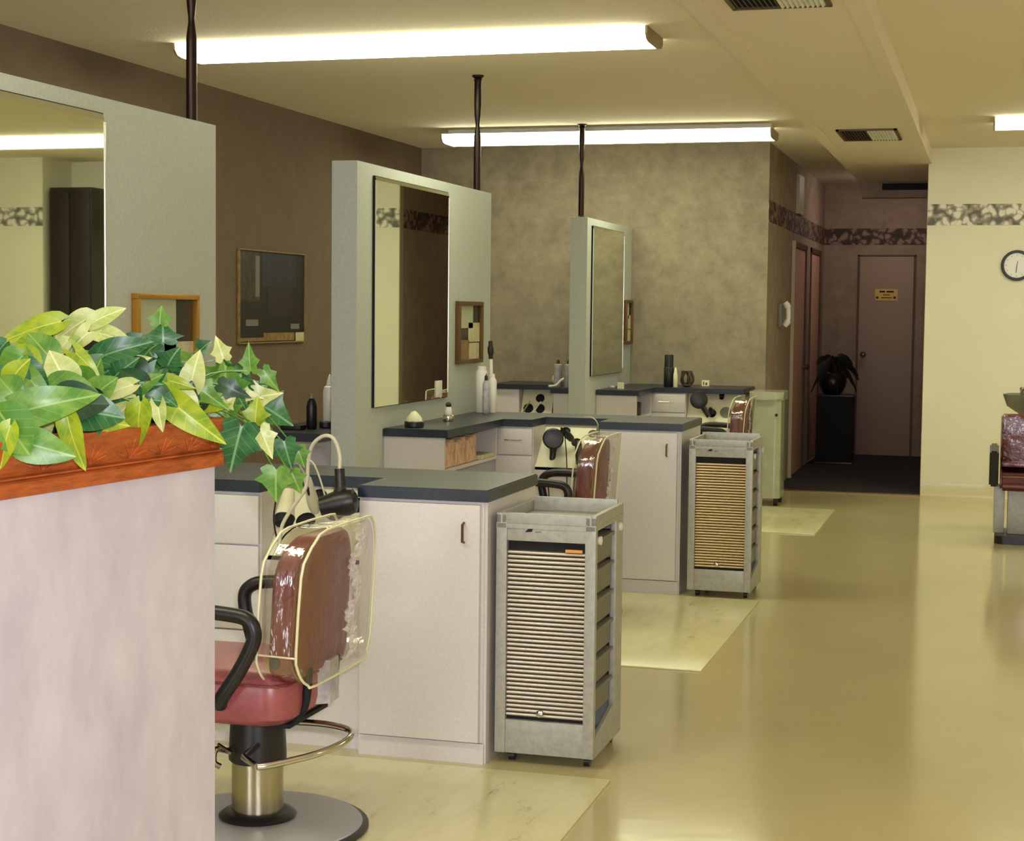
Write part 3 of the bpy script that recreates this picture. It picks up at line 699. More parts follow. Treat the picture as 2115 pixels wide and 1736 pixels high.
for ch in c2.children:
    if ch.name.startswith('roller_shutter'):
        ch.data = ch.data.copy(); ch.data.materials[0] = MT['slat_reflection']
    if ch.name.startswith('loose_strip'): bpy.data.objects.remove(ch)
# pale rounded cart by the far station
t = thing('tall_cart', 'pale glossy rounded cart with a thick top beside the farthest counter', 'cart', (-1.70, 13.3, 0))
bm = B(); prism(bm, rrect(.235,.36,.05,6,-1.705,13.33), .06, .835); link('cart_body', bm, 'cartbody', t)
bm = B(); prism(bm, rrect(.27,.40,.05,6,-1.705,13.33), .835, .90)
bmesh.ops.bevel(bm, geom=[e for e in bm.edges if abs(e.verts[0].co.z-e.verts[1].co.z) < 1e-6], offset=.012, segments=3, affect='EDGES')
link('cart_top', bm, 'cartbody', t)
for cx in (-1.79,-1.62):
    for cy in (13.2,13.46):
        bm = B(); cyl(bm, (cx-.015,cy,.035),(cx+.015,cy,.035), .034, n=18); box(bm, cx-.017,cx+.017,cy-.008,cy+.008,.035,.062); link('caster', bm, 'black', t)
bm = B(); lathe(bm, [(.012,0),(.012,.01),(0,.014)], (-1.62,13.148,.72), 12, (0,-1,0)); link('latch', bm, 'black', t)

# ------------------------------------------------------------------ salon chairs (built facing -x, column at the origin)
def salon_chair(label):
    t = thing('salon_chair', label, 'chair', (0,0,0), 'hydraulic salon chairs with clear covered backs')
    bm = B(); lathe(bm, [(.315,0),(.32,.004),(.32,.012),(.308,.018)], (0,0,0), 56); link('base_rim', bm, 'black', t)
    bm = B(); lathe(bm, [(.307,.012),(.300,.022),(.25,.030),(.10,.036),(.0,.037)], (0,0,0), 56); link('base_plate', bm, 'plate', t)
    bm = B(); lathe(bm, [(.108,.034),(.112,.042),(.10,.052),(.078,.058),(.072,.058)], (0,0,0), 40); link('base_collar', bm, 'black', t)
    bm = B(); lathe(bm, [(.074,.040),(.074,.205)], (0,0,0), 40); link('column', bm, 'steel', t)
    bm = B(); lathe(bm, [(.078,.20),(.083,.205),(.083,.22),(.079,.30),(.076,.325),(.060,.335)], (0,0,0), 36); link('pump_sleeve', bm, 'black', t)
    bm = B(); tube(bm, [(-.07,-.03,.225),(-.095,-.075,.24),(-.10,-.08,.205),(-.085,-.07,.19)], .009, 5, 8); tube(bm, [(-.095,-.06,.25),(-.04,-.085,.235)], .006, 1, 8); link('pump_lever', bm, 'chrome', t)
    bm = B(); tube(bm, [(.07,.02,.312),(.20,.02,.314),(.285,.0,.306),(.30,-.08,.296),(.26,-.18,.284),(.17,-.26,.268),(.13,-.285,.264)], .0095, 6, 10)
    tube(bm, [(.13,-.285,.264),(.05,-.20,.262),(.03,-.07,.262)], .010, 1, 10); link('footrest_bar', bm, 'chrome', t)
    # seat cushion
    bm = B(); P = rrect(.62,.455,[.08,.10,.10,.08],8,-.125,0)
    rings = []
    for z, o in ((.345,.05),(.352,.03),(.372,.006),(.40,0),(.46,.0),(.480,.008),(.494,.03),(.499,.06)):
        cx, cy = -.125, 0
        rings.append([bm.verts.new((cx+(px-cx)*(1-o/.3), cy+(py-cy)*(1-o/.24), z + (.012 if px > .1 else 0)*0)) for px, py in P])
    for A, Bv in zip(rings, rings[1:]):
        for i in range(len(A)): bm.faces.new((A[i],A[(i+1)%len(A)],Bv[(i+1)%len(A)],Bv[i]))
    bm.faces.new(list(reversed(rings[0]))); bm.faces.new(rings[-1])
    st = link('seat', bm, 'vinyl_seat', t)
    bm = B(); tube(bm, [(px*1.002+.0002, py*1.002, .470) for px, py in P][::2], .004, 2, 6, closed=True); part(link('piping', bm, 'vinyl', st), 'seam piping around the seat')
    link('seat_plate', box(B(), -.18, .16, -.14, .14, .334, .347, .004), 'blackmatte', t)
    # back rest: rounded slab standing at the rear, slightly curved
    def slab(bm, yw0, yw1, z0, z1, x_in, x_out, rtop, rbot, curve=.02, lean=.05, inset=.0):
        P = rrect(yw1-yw0-2*inset, z1-z0-2*inset, [rtop,rtop,rbot,rbot], 8, (yw0+yw1)/2, (z0+z1)/2)
        def X(y_, z_, x): return x + lean*(z_-z0) + curve*(1-((y_-(yw0+yw1)/2)/((yw1-yw0)/2))**2)
        th = x_out-x_in; R_ = []
        for x, o in ((x_in,.035),(x_in+.01,.012),(x_in+.022,0),(x_out-.018,0),(x_out-.006,.008),(x_out,.03)):
            R_.append([bm.verts.new((X(py,pz,x), (yw0+yw1)/2+(py-(yw0+yw1)/2)*(1-o/.22), (z0+z1)/2+(pz-(z0+z1)/2)*(1-o/.25))) for py, pz in P])
        for A, Bv in zip(R_, R_[1:]):
            for i in range(len(A)): bm.faces.new((A[i],A[(i+1)%len(A)],Bv[(i+1)%len(A)],Bv[i]))
        bm.faces.new(list(reversed(R_[0]))); bm.faces.new(R_[-1])
        return P, X
    bm = B(); slab(bm, -.225, .215, .475, .872, .118, .195, .13, .05); bk = link('backrest', bm, 'vinyl', t)
    bm = B(); lathe(bm, [(.016,0),(.016,.004),(0,.006)], (.155,-.226,.535), 14, (0,-1,0)); part(link('pivot_cap', bm, 'black', bk), 'black oval cap on the side')
    # clear cover with cream piping hanging over the back
    bm = B(); y0, y1, z0, z1 = -.25, .315, .462, .897
    P, X = slab(bm, y0, y1, z0, z1, .100, .222, .15, .11, curve=.03, lean=.06)
    bmesh.ops.delete(bm, geom=[f for f in bm.faces if f.calc_center_median().z < .467], context='FACES')
    cv = link('clear_cover', bm, 'clear', t)
    for x in (.104, .220):
        bm = B(); tube(bm, [(X(py,pz,x), py, pz) for py, pz in P][::2], .0038, 2, 6, closed=True); link('cover_piping', bm, 'cream', cv)
    bm = B(); tube(bm, [(.105,-.246,.56),(.225,-.246,.556)], .003, 1, 6); link('cover_piping', bm, 'cream', cv)
    bm = B(); prism(bm, [(.17,-.01),(.215,.02),(.21,.10),(.165,.08)], .375, .50); link('cover_strap', bm, 'frost', cv)
    bm = B(); tube(bm, [(.02,-.1,.342),(.12,-.1,.345),(.185,-.1,.385),(.20,-.1,.50)], .013, 5, 8); link('back_bracket', bm, 'blackmatte', t)
    bm = B(); tube(bm, [(.02,.1,.342),(.12,.1,.345),(.185,.1,.385),(.20,.1,.50)], .013, 5, 8); link('back_bracket', bm, 'blackmatte', t)
    bm = B(); rg = random.Random(9); G = []
    for i in range(46):
        z = .478+.395*i/45; yc_ = .185 + .025*math.sin(i*.35) + .02*(z-.47)/.4
        G.append([bm.verts.new((.205+.06*(z-.46)+rg.uniform(-.009,.009), yc_+(k-3)*.011*(1+.4*math.sin(i*.8+k))+rg.uniform(-.003,.003), z+rg.uniform(-.003,.003))) for k in range(7)])
    for A, Bv in zip(G, G[1:]):
        for k in range(6): bm.faces.new((A[k],A[k+1],Bv[k+1],Bv[k]))
    part(link('cover_fold', bm, 'crinkle', cv, smooth=False), 'crumpled shiny fold of the clear cover')
    for s in (-1, 1):
        yy = s*.262
        bm = B(); tube(bm, [(.0,yy*.93,.415),(.015,yy,.44),(.062,yy,.51),(.102,yy,.585),(.109,yy,.625),(.090,yy,.657),(.04,yy,.668),(-.08,yy,.672),(-.145,yy,.655),(-.165,yy,.61),(-.14,yy,.50),(-.11,yy,.43),(-.09,yy*.93,.41)], .0205, 5, 12)
        link('armrest', bm, 'black', t)
    return t
ch1 = salon_chair('maroon salon chair nearest the camera, its back under clear vinyl'); ch1.location = (-2.005, 4.363, .007)
ch2 = copy_tree(ch1, (-2.06, 8.05, .007), 'maroon salon chair of the middle station, behind the nearest cart', rz=.0)
ch3 = copy_tree(ch1, (-1.935, 12.15, .007), 'farthest maroon salon chair, in front of the pale glossy cart', rz=.0)
for c in list(ch2.children)+list(ch3.children):
    if c.name.startswith('clear_cover'): c.scale.y = .9

# ------------------------------------------------------------------ hot tools
def dryer(name, c, head, hdir, label, r=.042, L=.16, group=None, diffuser=True):
    """c: centre of the head, head: axis of the nozzle, hdir: direction of the handle"""
    t = thing('hair_dryer', label, 'hair dryer', c, 'hair dryers in the tool holders'); c = Vector(c); h = Vector(head).normalized(); g = Vector(hdir).normalized()
    bm = B(); lathe(bm, [(r*.5,-.055),(r*.9,-.045),(r*1.05,-.02),(r,.01),(r*.8,.05),(r*.72,.07)], c, 24, h); link('barrel', bm, 'black', t)
    if diffuser:
        bm = B(); lathe(bm, [(r*.7,.07),(r*1.35,.105),(r*1.38,.125),(r*1.2,.13),(0,.122)], c, 24, h); link('diffuser', bm, 'black', t)
    bm = B(); tube(bm, [c+g*.02, c+g*(L*.55), c+g*L], [r*.55, r*.42, r*.38], 4, 12); link('handle', bm, 'black', t)
    return t
def iron(c, d, label, col='black', L=.22, cable=None, holder=True):
    """curling iron seated in a socket; c socket point, d direction of the handle away from the board"""
    t = thing('curling_iron', label, 'curling iron', c, 'curling irons in the tool holders'); c = Vector(c); d = Vector(d).normalized()
    bm = B(); lathe(bm, [(.012,-.0),(.019,.02),(.021,.05),(.017,.10),(.014,L*.75),(.008,L*.8)], c, 16, d); link('handle', bm, col, t)
    bm = B(); tube(bm, [c+d*.06+Vector((0,-.02,.01)), c+d*.11+Vector((0,-.028,.012))], .006, 1, 8); link('clamp_lever', bm, 'blackmatte', t)
    if cable:
        bm = B(); tube(bm, [c+d*(L*.78)]+cable, .0032, 6, 6); link('cable', bm, 'blackmatte' if col == 'black' else 'cable_cream', t)
    return t
# nearest station: black dryer with grey cable loop, cream tools
Y0 = YC[0]
dr = dryer('d', (-2.07, 5.16, .862), (-1,-.25,-.22), (-.06,.0,1), 'black hair dryer hanging above the nearest chair back', r=.045, L=.115, diffuser=False)
bm = B(); tube(bm, [(-2.077,5.16,.97),(-2.078,5.165,1.02),(-2.10,5.17,1.072),(-2.14,5.18,1.082),(-2.185,5.19,1.05),(-2.205,5.2,.99),(-2.212,5.2,.91),(-2.24,5.19,.86),(-2.285,5.17,.78),(-2.29,5.15,.70)], .0065, 6, 8)
part(link('cable', bm, 'cable_cream', dr), 'looped cream cable')
iron((-2.245, 5.36, .80), (.02,-.55,.84), 'cream curling iron standing in the nearest tool holder', 'cable_cream', .2, [Vector((-2.24,5.2,.99)), Vector((-2.19,5.2,.99)), Vector((-2.16,5.22,.90)), Vector((-2.15,5.25,.80))])
t = thing('tool_cup', 'cream cone cup with a black mouth in the nearest tool holder', 'tool holder', (-2.32, 5.28, .80))
bm = B(); lathe(bm, [(.020,-.10),(.034,0)], (-2.295,5.21,.800), 20, (.10,-.55,-.80)); link('cup', bm, 'cream', t)
bm = B(); lathe(bm, [(.034,.0),(.036,.004),(.030,.03),(.0,.034)], (-2.295,5.21,.800), 20, (.10,-.55,-.80)); link('mouth', bm, 'blackmatte', t)
bm = B(); tube(bm, [(-2.36,5.3,.88),(-2.345,5.24,.83),(-2.335,5.21,.78),(-2.30,5.17,.72),(-2.27,5.17,.75),(-2.20,5.17,.80),(-2.17,5.17,.81)], .003, 6, 6)
tag(link('power_cord', bm, 'blackmatte'), 'thin dark cord crossing the nearest cream tool board', 'cord')
# middle station
Y0 = YC[1]
dr = dryer('d', (-2.314, 8.90, .806), (.22,-1,.1), (-.05,-.1,-1), 'large round black hair dryer at the middle station', r=.042, L=.16)
bm = B(); tube(bm, [(-2.325,8.80,.66),(-2.32,8.79,.60),(-2.31,8.79,.50),(-2.30,8.80,.36)], .004, 5, 6); link('cable', bm, 'blackmatte', dr)
iron((-2.215, 8.93, .80), (-.35,-.75,.56), 'short black curling iron, upper one at the middle station', 'black', .12, [Vector((-2.235,8.84,.80)),Vector((-2.22,8.82,.68)),Vector((-2.215,8.81,.45))])
iron((-2.165, 8.86, .80), (.10,-.35,-.9), 'black curling iron hanging downward at the middle station', 'black', .17, [Vector((-2.17,8.80,.60)),Vector((-2.175,8.80,.45)),Vector((-2.18,8.81,.30))])
iron((-2.08, 9.02, .885), (.10,-.75,-.55), 'grey curling iron at the right end of the middle tool holder', 'greyplastic', .16, [Vector((-2.06,8.86,.90)),Vector((-2.10,8.90,.93)),Vector((-2.17,9.0,.925))])
# far stations
iron((-2.06, 13.20, .89), (.10,-.8,-.4), 'small dark iron hooked over the far counter edge', 'black', .10)
dryer('d', (-2.21, 13.0, .825), (.17,-1,.1), (.55,-.1,-.8), 'black hair dryer at the farthest station', r=.05, L=.15)
iron((-2.14, 13.12, .76), (.3,-.7,-.4), 'dark green-black iron beside the farthest dryer', 'black', .11)
bm = B(); tube(bm, [(-3.61,13.10,.78),(-3.64,13.05,.72),(-3.67,13.01,.64)], .006, 4, 6); tag(link('power_cord', bm, 'greyplastic'), 'left cord hanging down the cream board left of the far partition', 'cord')
bm = B(); tube(bm, [(-3.52,13.10,.78),(-3.56,13.05,.70),(-3.53,13.0,.64)], .006, 4, 6); tag(link('power_cord', bm, 'cable_cream'), 'right cord hanging down the cream board left of the far partition', 'cord')

# ------------------------------------------------------------------ bottles and small things on the counters
def bottle(x, y, z, prof, m, name, label, cat='bottle', capm=None, capprof=None, group=None, n=20):
    t = thing(name, label, cat, (x,y,z), group)
    bm = B(); lathe(bm, prof, (x,y,z), n); link('body', bm, m, t)
    if capprof: bm = B(); lathe(bm, capprof, (x,y,z), n); link('cap', bm, capm, t)
    return t
ZZ = ZT1+.0005
g2 = 'bottles on the middle counter'
bottle(-2.853, 9.28, ZZ, [(.030,0),(.034,.006),(.034,.235),(.029,.245)], 'white', 'spray_can', 'tall white can at the left end of the middle counter', 'can', 'white', [(.028,.245),(.027,.268),(0,.27)], g2)
bottle(-2.80, 9.20, ZZ, [(.017,0),(.02,.005),(.02,.17),(.010,.19)], 'frost', 'pump_bottle', 'small translucent bottle in front of the tall white can', 'bottle', 'black', [(.010,.19),(.009,.215),(.004,.22),(0,.235)], g2)
bottle(-2.785, 9.28, ZZ, [(.021,0),(.024,.005),(.024,.185),(.014,.205)], 'white', 'lotion_bottle', 'white bottle right of the tall white can on the middle counter', 'bottle', 'white', [(.014,.205),(.012,.225),(0,.227)], g2)
t = thing('styling_brush', 'upright brush with a dark handle among the white bottles', 'brush', (-2.76,9.35,ZZ))
bm = B(); tube(bm, [(-2.805,9.34,ZZ+.004),(-2.815,9.34,ZZ+.31)], .011, 1, 10); link('white_shaft', bm, 'white', t)
bm = B(); tube(bm, [(-2.815,9.34,ZZ+.31),(-2.817,9.34,ZZ+.36),(-2.819,9.34,ZZ+.415)], [.013,.018,.012], 4, 12); link('handle', bm, 'photo_dark', t)
# on the side shelf
t = thing('tissue_box', 'dark round box with a pale tissue sticking out on the middle shelf', 'tissue box', (-2.80,7.96,ZZ))
bm = B(); lathe(bm, [(.046,0),(.05,.004),(.05,.026),(.046,.03)], (-2.80,7.96,ZZ), 24); link('box', bm, 'black', t)
bm = B(); lathe(bm, [(.044,.028),(.040,.045),(.022,.068),(.012,.078),(0,.082)], (-2.80,7.96,ZZ), 9); link('tissue', bm, 'cream', t)
t = thing('figurine_jar', 'small silver jar with a white knob on the middle shelf', 'jar', (-2.78,8.45,ZZ))
bm = B(); lathe(bm, [(.030,0),(.033,.01),(.030,.03),(.022,.036)], (-2.78,8.45,ZZ), 20); link('jar_body', bm, 'chrome', t)
bm = B(); lathe(bm, [(.018,.036),(.021,.05),(.016,.07),(.012,.078)], (-2.78,8.45,ZZ), 16); link('knob', bm, 'white', t)
bm = B(); lathe(bm, [(.013,.078),(.017,.088),(.012,.10),(0,.104)], (-2.78,8.45,ZZ), 16); link('lid', bm, 'photo_brown', t)
# left of the middle partition
bottle(-3.215, 7.62, ZZ, [(.022,0),(.026,.006),(.026,.11),(.020,.135),(.012,.15)], 'black', 'applicator_bottle', 'black bottle on the counter left of the middle partition', 'bottle', 'greyplastic', [(.012,.15),(.011,.172),(0,.173)])
bottle(-3.235, 7.90, ZZ, [(.030,0),(.034,.006),(.034,.17),(.028,.195),(.012,.205)], 'white', 'applicator_bottle', 'white pointed-tip bottle behind the black bottle', 'bottle', 'white', [(.016,.205),(.014,.225),(.006,.25),(0,.262)])
t = thing('tray', 'low dark tray under the black bottle', 'tray', (-3.26,7.58,ZZ))
bottle(-3.115, 7.80, ZZ, [(.048,0),(.055,.01),(.055,.20),(.050,.215),(.046,.215)], 'frost', 'plastic_canister', 'frosted plastic canister against the middle partition', 'canister')
bottle(-3.18, 7.72, ZZ, [(.03,0),(.034,.005),(.034,.028),(.03,.032)], 'photo_dark', 'small_dish', 'small dark dish between the black bottle and the canister', 'dish')
bpy.data.objects.remove(t)
tag(link('low_tray', box(B(), -3.33, -3.225, 7.50, 7.58, ZZ, ZZ+.022, .006), 'black'), 'low black tray at the front of the counter behind the ivy', 'tray')
# left of the far partition
g = 'bottles left of the far partition'
for xx, lab in ((-3.29,'left one of the two pale grey bottles left of the far partition'),(-3.205,'right one of the two pale grey bottles left of the far partition')):
    bottle(xx, 12.75, ZZ, [(.030,0),(.033,.006),(.033,.175),(.014,.182)], 'frost', 'shampoo_bottle', lab, 'bottle', 'photo_brown', [(.013,.182),(.013,.208),(.006,.215),(0,.218)], g)
bottle(-3.15, 12.66, ZZ, [(.022,0),(.026,.006),(.026,.13),(.016,.155)], 'black', 'styling_bottle', 'black bottle touching the far partition', 'bottle', 'black', [(.014,.155),(.012,.175),(0,.178)], g)
bm = B(); lathe(bm, [(.010,.03),(.034,.045),(.040,.072),(.033,.10),(.0,.113)], (-3.43,13.25,ZZ-.03), 18); lathe(bm, [(.02,.0),(.02,.035),(.01,.036)], (-3.43,13.25,ZZ), 12)
tag(link('powder_puff', bm, 'cream'), 'round pale yellow puff on the far left counter', 'puff')
bm = B(); tube(bm, [(-3.33,12.62,ZZ+.01),(-3.27,12.62,ZZ+.02),(-3.24,12.64,ZZ+.055),(-3.22,12.66,ZZ+.07)], .009, 4, 8); tag(link('comb_handle', bm, 'white'), 'white comb leaning beside the black bottle at the far partition', 'comb')
# right of the far partition
bottle(-2.50, 13.25, ZZ, [(.036,0),(.040,.006),(.040,.15),(.036,.157)], 'black', 'spray_can', 'tall black can at the far counter, right of the farthest mirror', 'can', 'black', [(.036,.157),(.036,.25),(.033,.258),(0,.259)])
bottle(-2.44, 13.22, ZZ, [(.016,0),(.018,.004),(.018,.10),(.012,.12)], 'cream', 'slim_bottle', 'slim white bottle leaning on the tall black can', 'bottle', 'cream', [(.012,.12),(.008,.15),(0,.16)])
bm = B()
for a in range(5):
    an = a*2*PI/5; tube(bm, [(-2.37+.008*math.cos(an),13.35,ZZ),( -2.37+.05*math.cos(an),13.35+.04*math.sin(an),ZZ+.05),(-2.37+.035*math.cos(an+.6),13.35+.03*math.sin(an+.6),ZZ+.125)], .011, 4, 8)
bm2 = bm; lathe(bm2, [(.02,0),(.04,.01),(.02,.03),(0,.035)], (-2.37,13.35,ZZ), 14)
tag(link('ornament', bm2, 'photo_brown'), 'small brown ornament on the far counter right of the black can', 'ornament')
t = thing('small_box', 'tiny pale box with dark marks on the far counter', 'box', (-2.25,13.5,ZZ))
link('carton', box(B(), -2.275,-2.215,13.50,13.54,ZZ,ZZ+.048,.003), 'cream', t)
link('dark_mark', box(B(), -2.262,-2.255,13.4985,13.50,ZZ+.010,ZZ+.038), 'blackmatte', t); link('dark_mark', box(B(), -2.243,-2.230,13.4985,13.50,ZZ+.010,ZZ+.030), 'photo_brown', t)
bm = B(); prism(bm, [(-2.80,12.70),(-2.755,12.70),(-2.75,12.715),(-2.795,12.715)], ZZ, ZZ+.05)
tag(link('card', bm, 'cream'), 'small pale card standing on the shelf under the farthest mirror', 'card')
bm = B(); lathe(bm, [(.02,0),(.022,.01),(.012,.02),(0,.022)], (-2.85,12.75,ZZ), 14); tag(link('cap', bm, 'frost'), 'tiny pale cap left of the card under the farthest mirror', 'cap')

# ------------------------------------------------------------------ plant stand in the hallway
t = thing('plant_stand', 'black square pedestal in the dark hallway corner', 'pedestal', (-1.52, 17.2, 0))
link('pedestal_body', box(B(), -1.70, -1.345, 17.03, 17.38, .03, .69, .006), 'blackmatte', t)
link('plinth', box(B(), -1.71, -1.335, 17.02, 17.39, .009, .03, .003), 'black', t); link('cap_board', box(B(), -1.71, -1.335, 17.02, 17.39, .69, .705, .003), 'black', t)
t = thing('potted_plant', 'dark potted plant with drooping leaves on the hallway pedestal', 'plant', (-1.55, 17.2, .706))
bm = B(); lathe(bm, [(.075,0),(.10,.02),(.135,.09),(.14,.15),(.115,.20),(.10,.215),(.09,.205)], (-1.56,17.2,.706), 28); link('pot', bm, 'pot', t)
rng = random.Random(5); bm = B()
def strap(bm, p0, p1, p2, w_, nseg=8):
    p0, p1, p2 = Vector(p0), Vector(p1), Vector(p2); prev = None
    for i in range(nseg+1):
        s = i/nseg; p = p0*(1-s)**2+p1*2*s*(1-s)+p2*s*s; d = (p1-p0)*(1-s)+(p2-p1)*s; sd = d.cross(Vector((.3,.9,.2))).normalized()*w_*math.sin(PI*min(.97,.12+s*.88))**.7
        q = [bm.verts.new(p-sd), bm.verts.new(p+Vector((0,0,-.006))), bm.verts.new(p+sd)]
        if prev: bm.faces.new((prev[0],prev[1],q[1],q[0])); bm.faces.new((prev[1],prev[2],q[2],q[1]))
        prev = q
for i in range(34):
    a = rng.uniform(0,2*PI); R_ = rng.uniform(.12,.26); h = rng.uniform(.10,.22)
    c = Vector((-1.56,17.2,.90)); e = c+Vector((R_*math.cos(a), R_*.7*math.sin(a), h-rng.uniform(.05,.30)))
    strap(bm, c, c+Vector((R_*.4*math.cos(a), R_*.3*math.sin(a), h*1.5)), e, rng.uniform(.02,.035))
for e in ((-1.30,17.15,.86),(-1.33,17.12,.92),(-1.72,17.2,1.02)): strap(bm, (-1.56,17.2,.92), (-1.44 if e[0] > -1.5 else -1.65,17.18,1.14), e, .04)
link('foliage', bm, 'leafdark', t)

# ------------------------------------------------------------------ shampoo chair and basin at the right edge
cx, cy = .22, 11.72
t = thing('shampoo_chair', 'maroon reclining wash chair at the right edge in front of the basin', 'chair', (cx,cy,0))
bm = B(); P = [(cy-.28,.36),(cy-.30,.40),(cy-.28,.47),(cy+.02,.46),(cy+.16,.52),(cy+.26,.84),(cy+.31,.84),(cy+.33,.80),(cy+.26,.46),(cy+.18,.36)]
prism(bm, P, cx-.155, cx+.24, 'yz'); bmesh.ops.bevel(bm, geom=list(bm.edges), offset=.018, segments=3, affect='EDGES'); link('seat_shell', bm, 'vinyl_dark', t)
bm = B(); box(bm, cx-.145, cx+.23, cy-.05, cy+.25, .50, .53, .01); box(bm, cx-.15, cx+.235, cy+.10, cy+.20, .50, .845, .03)
link('cushion', bm, 'vinyl_crinkle', t)
bm = B(); box(bm, cx-.165, cx+.25, cy+.10, cy+.105, .50, .855, .002, 1)
for v in bm.verts: v.co.y += .15*(v.co.z-.5)
bm.free()
for xa in (cx-.225, cx+.245):
    bm = B(); prism(bm, [(cy-.27,.62),(cy+.20,.64),(cy+.22,.60),(cy+.12,.40),(cy-.22,.38)], xa, xa+.06, 'yz'); bmesh.ops.bevel(bm, geom=list(bm.edges), offset=.012, segments=2, affect='EDGES'); link('arm_panel', bm, 'black', t)
link('pedestal', box(B(), cx-.10, cx+.20, cy-.10, cy+.15, .055, .37, .01), 'greymetal', t)
link('side_leg', box(B(), cx-.19, cx-.12, cy-.06, cy+.14, .055, .37, .006), 'greymetal', t)
bm = B(); prism(bm, rrect(.40,.46,.06,6,cx+.02,cy), 0.001, .055); link('floor_base', bm, 'black', t)
bm = B(); box(bm, cx+.02, cx+.05, cy-.24, cy-.232, .01, .30, .002); link('chrome_strip', bm, 'chrome', t)
t = thing('wash_basin', 'grey wash basin with small taps behind the maroon wash chair', 'basin', (cx+.05,cy+.6,.0))
bm = B(); lathe(bm, [(.10,.0),(.11,.02),(.20,.08),(.225,.15),(.228,.165),(.215,.165),(.19,.10),(.09,.04),(0,.035)], (cx+.08,cy+.58,.80), 32); link('bowl', bm, 'bowl', t)
bm = B(); box(bm, cx-.02, cx+.20, cy+.50, cy+.75, 0.001, .80, .01); link('basin_stand', bm, 'greymetal', t)
for xx in (cx-.02, cx+.02):
    bm = B(); lathe(bm, [(.012,0),(.012,.03),(.016,.035),(.016,.055),(0,.06)], (xx,cy+.44,.962), 14); link('tap_knob', bm, 'chrome', t)
bm = B(); tube(bm, [(cx+.08,cy+.76,.95),(cx+.08,cy+.76,1.03),(cx+.08,cy+.70,1.07),(cx+.08,cy+.64,1.04)], .012, 5, 10); link('faucet', bm, 'chrome', t)
# dark wardrobe reflected in the nearest mirror
t = thing('tall_cabinet', 'tall dark mahogany cabinet seen only in the nearest mirror', 'cabinet', (2.40, 14.2, 0))
link('carcass', box(B(), 2.30, 2.74, 13.95, 14.449, 0, 2.62, .01), 'darkwood', t)
for xa in (2.31, 2.525): link('door', box(B(), xa, xa+.205, 13.93, 13.95, .06, 2.58, .006), 'darkwood', t)

# ------------------------------------------------------------------ planter wall, planter box, plants
E0 = Vector((-1.57, 3.2, 0)); TH = math.radians(4.8)
DU = Vector((math.sin(TH), math.cos(TH), 0)); DN = Vector((math.cos(TH), -math.sin(TH), 0))
def PW(u, n, z): return E0 + DU*u + DN*n + Vector((0,0,z))
def loft_rect(bm, levels, u0, u1, n0, n1):
    R_ = []
    for z, o in levels: R_.append([bm.verts.new(PW(a,b_,z)) for a,b_ in ((u0-o,n0-o),(u1+o,n0-o),(u1+o,n1+o),(u0-o,n1+o))])
    for A, Bv in zip(R_, R_[1:]):
        for i in range(4): bm.faces.new((A[i],A[(i+1)%4],Bv[(i+1)%4],Bv[i]))
    bm.faces.new(list(reversed(R_[0]))); bm.faces.new(R_[-1])
bm = B(); loft_rect(bm, [(0,0),(1.169,0)], -2.4, 0, -.30, 0)
o = struct('wall_planter', bm, 'planterwall', smooth=False)
t = thing('planter_box', 'orange oak planter trough on top of the lavender half wall', 'planter', PW(-1,-.15,1.17))
bm = B(); loft_rect(bm, [(1.1695,.004),(1.172,.014),(1.196,.014),(1.200,.010),(1.203,.016),(1.206,.016),(1.209,.008),(1.222,.012),(1.240,.020),(1.256,.026),(1.264,.030),(1.272,.030),(1.272,-.02),(1.235,-.022)], -2.4, 0, -.30, 0)
link('trough', bm, 'oak', t)
bm = B(); rg = random.Random(3)
loft_rect(bm, [(1.232,-.024),(1.246,-.026)], -2.4, 0, -.30, 0); link('soil', bm, 'photo_dark', t)

def prof_o(z): return .008+(z-1.209)*.33
for uc in (-.03,-.12,-.22,-.33,-.46,-.60):
    bm = B()
    for k in range(5):
        a = math.radians(20+k*35); L = .050
        P_ = [PW(uc+L*s_*math.cos(a)*1.1, prof_o(1.212+L*s_*math.sin(a)*(1-.15*s_))+.001, 1.212+L*s_*math.sin(a)*(1-.15*s_)) for s_ in (0,.45,.75,1)]
        tube(bm, P_, [.0012,.0028,.0028,.0012], 3, 6)
    link('carved_fan', bm, 'oak', t)

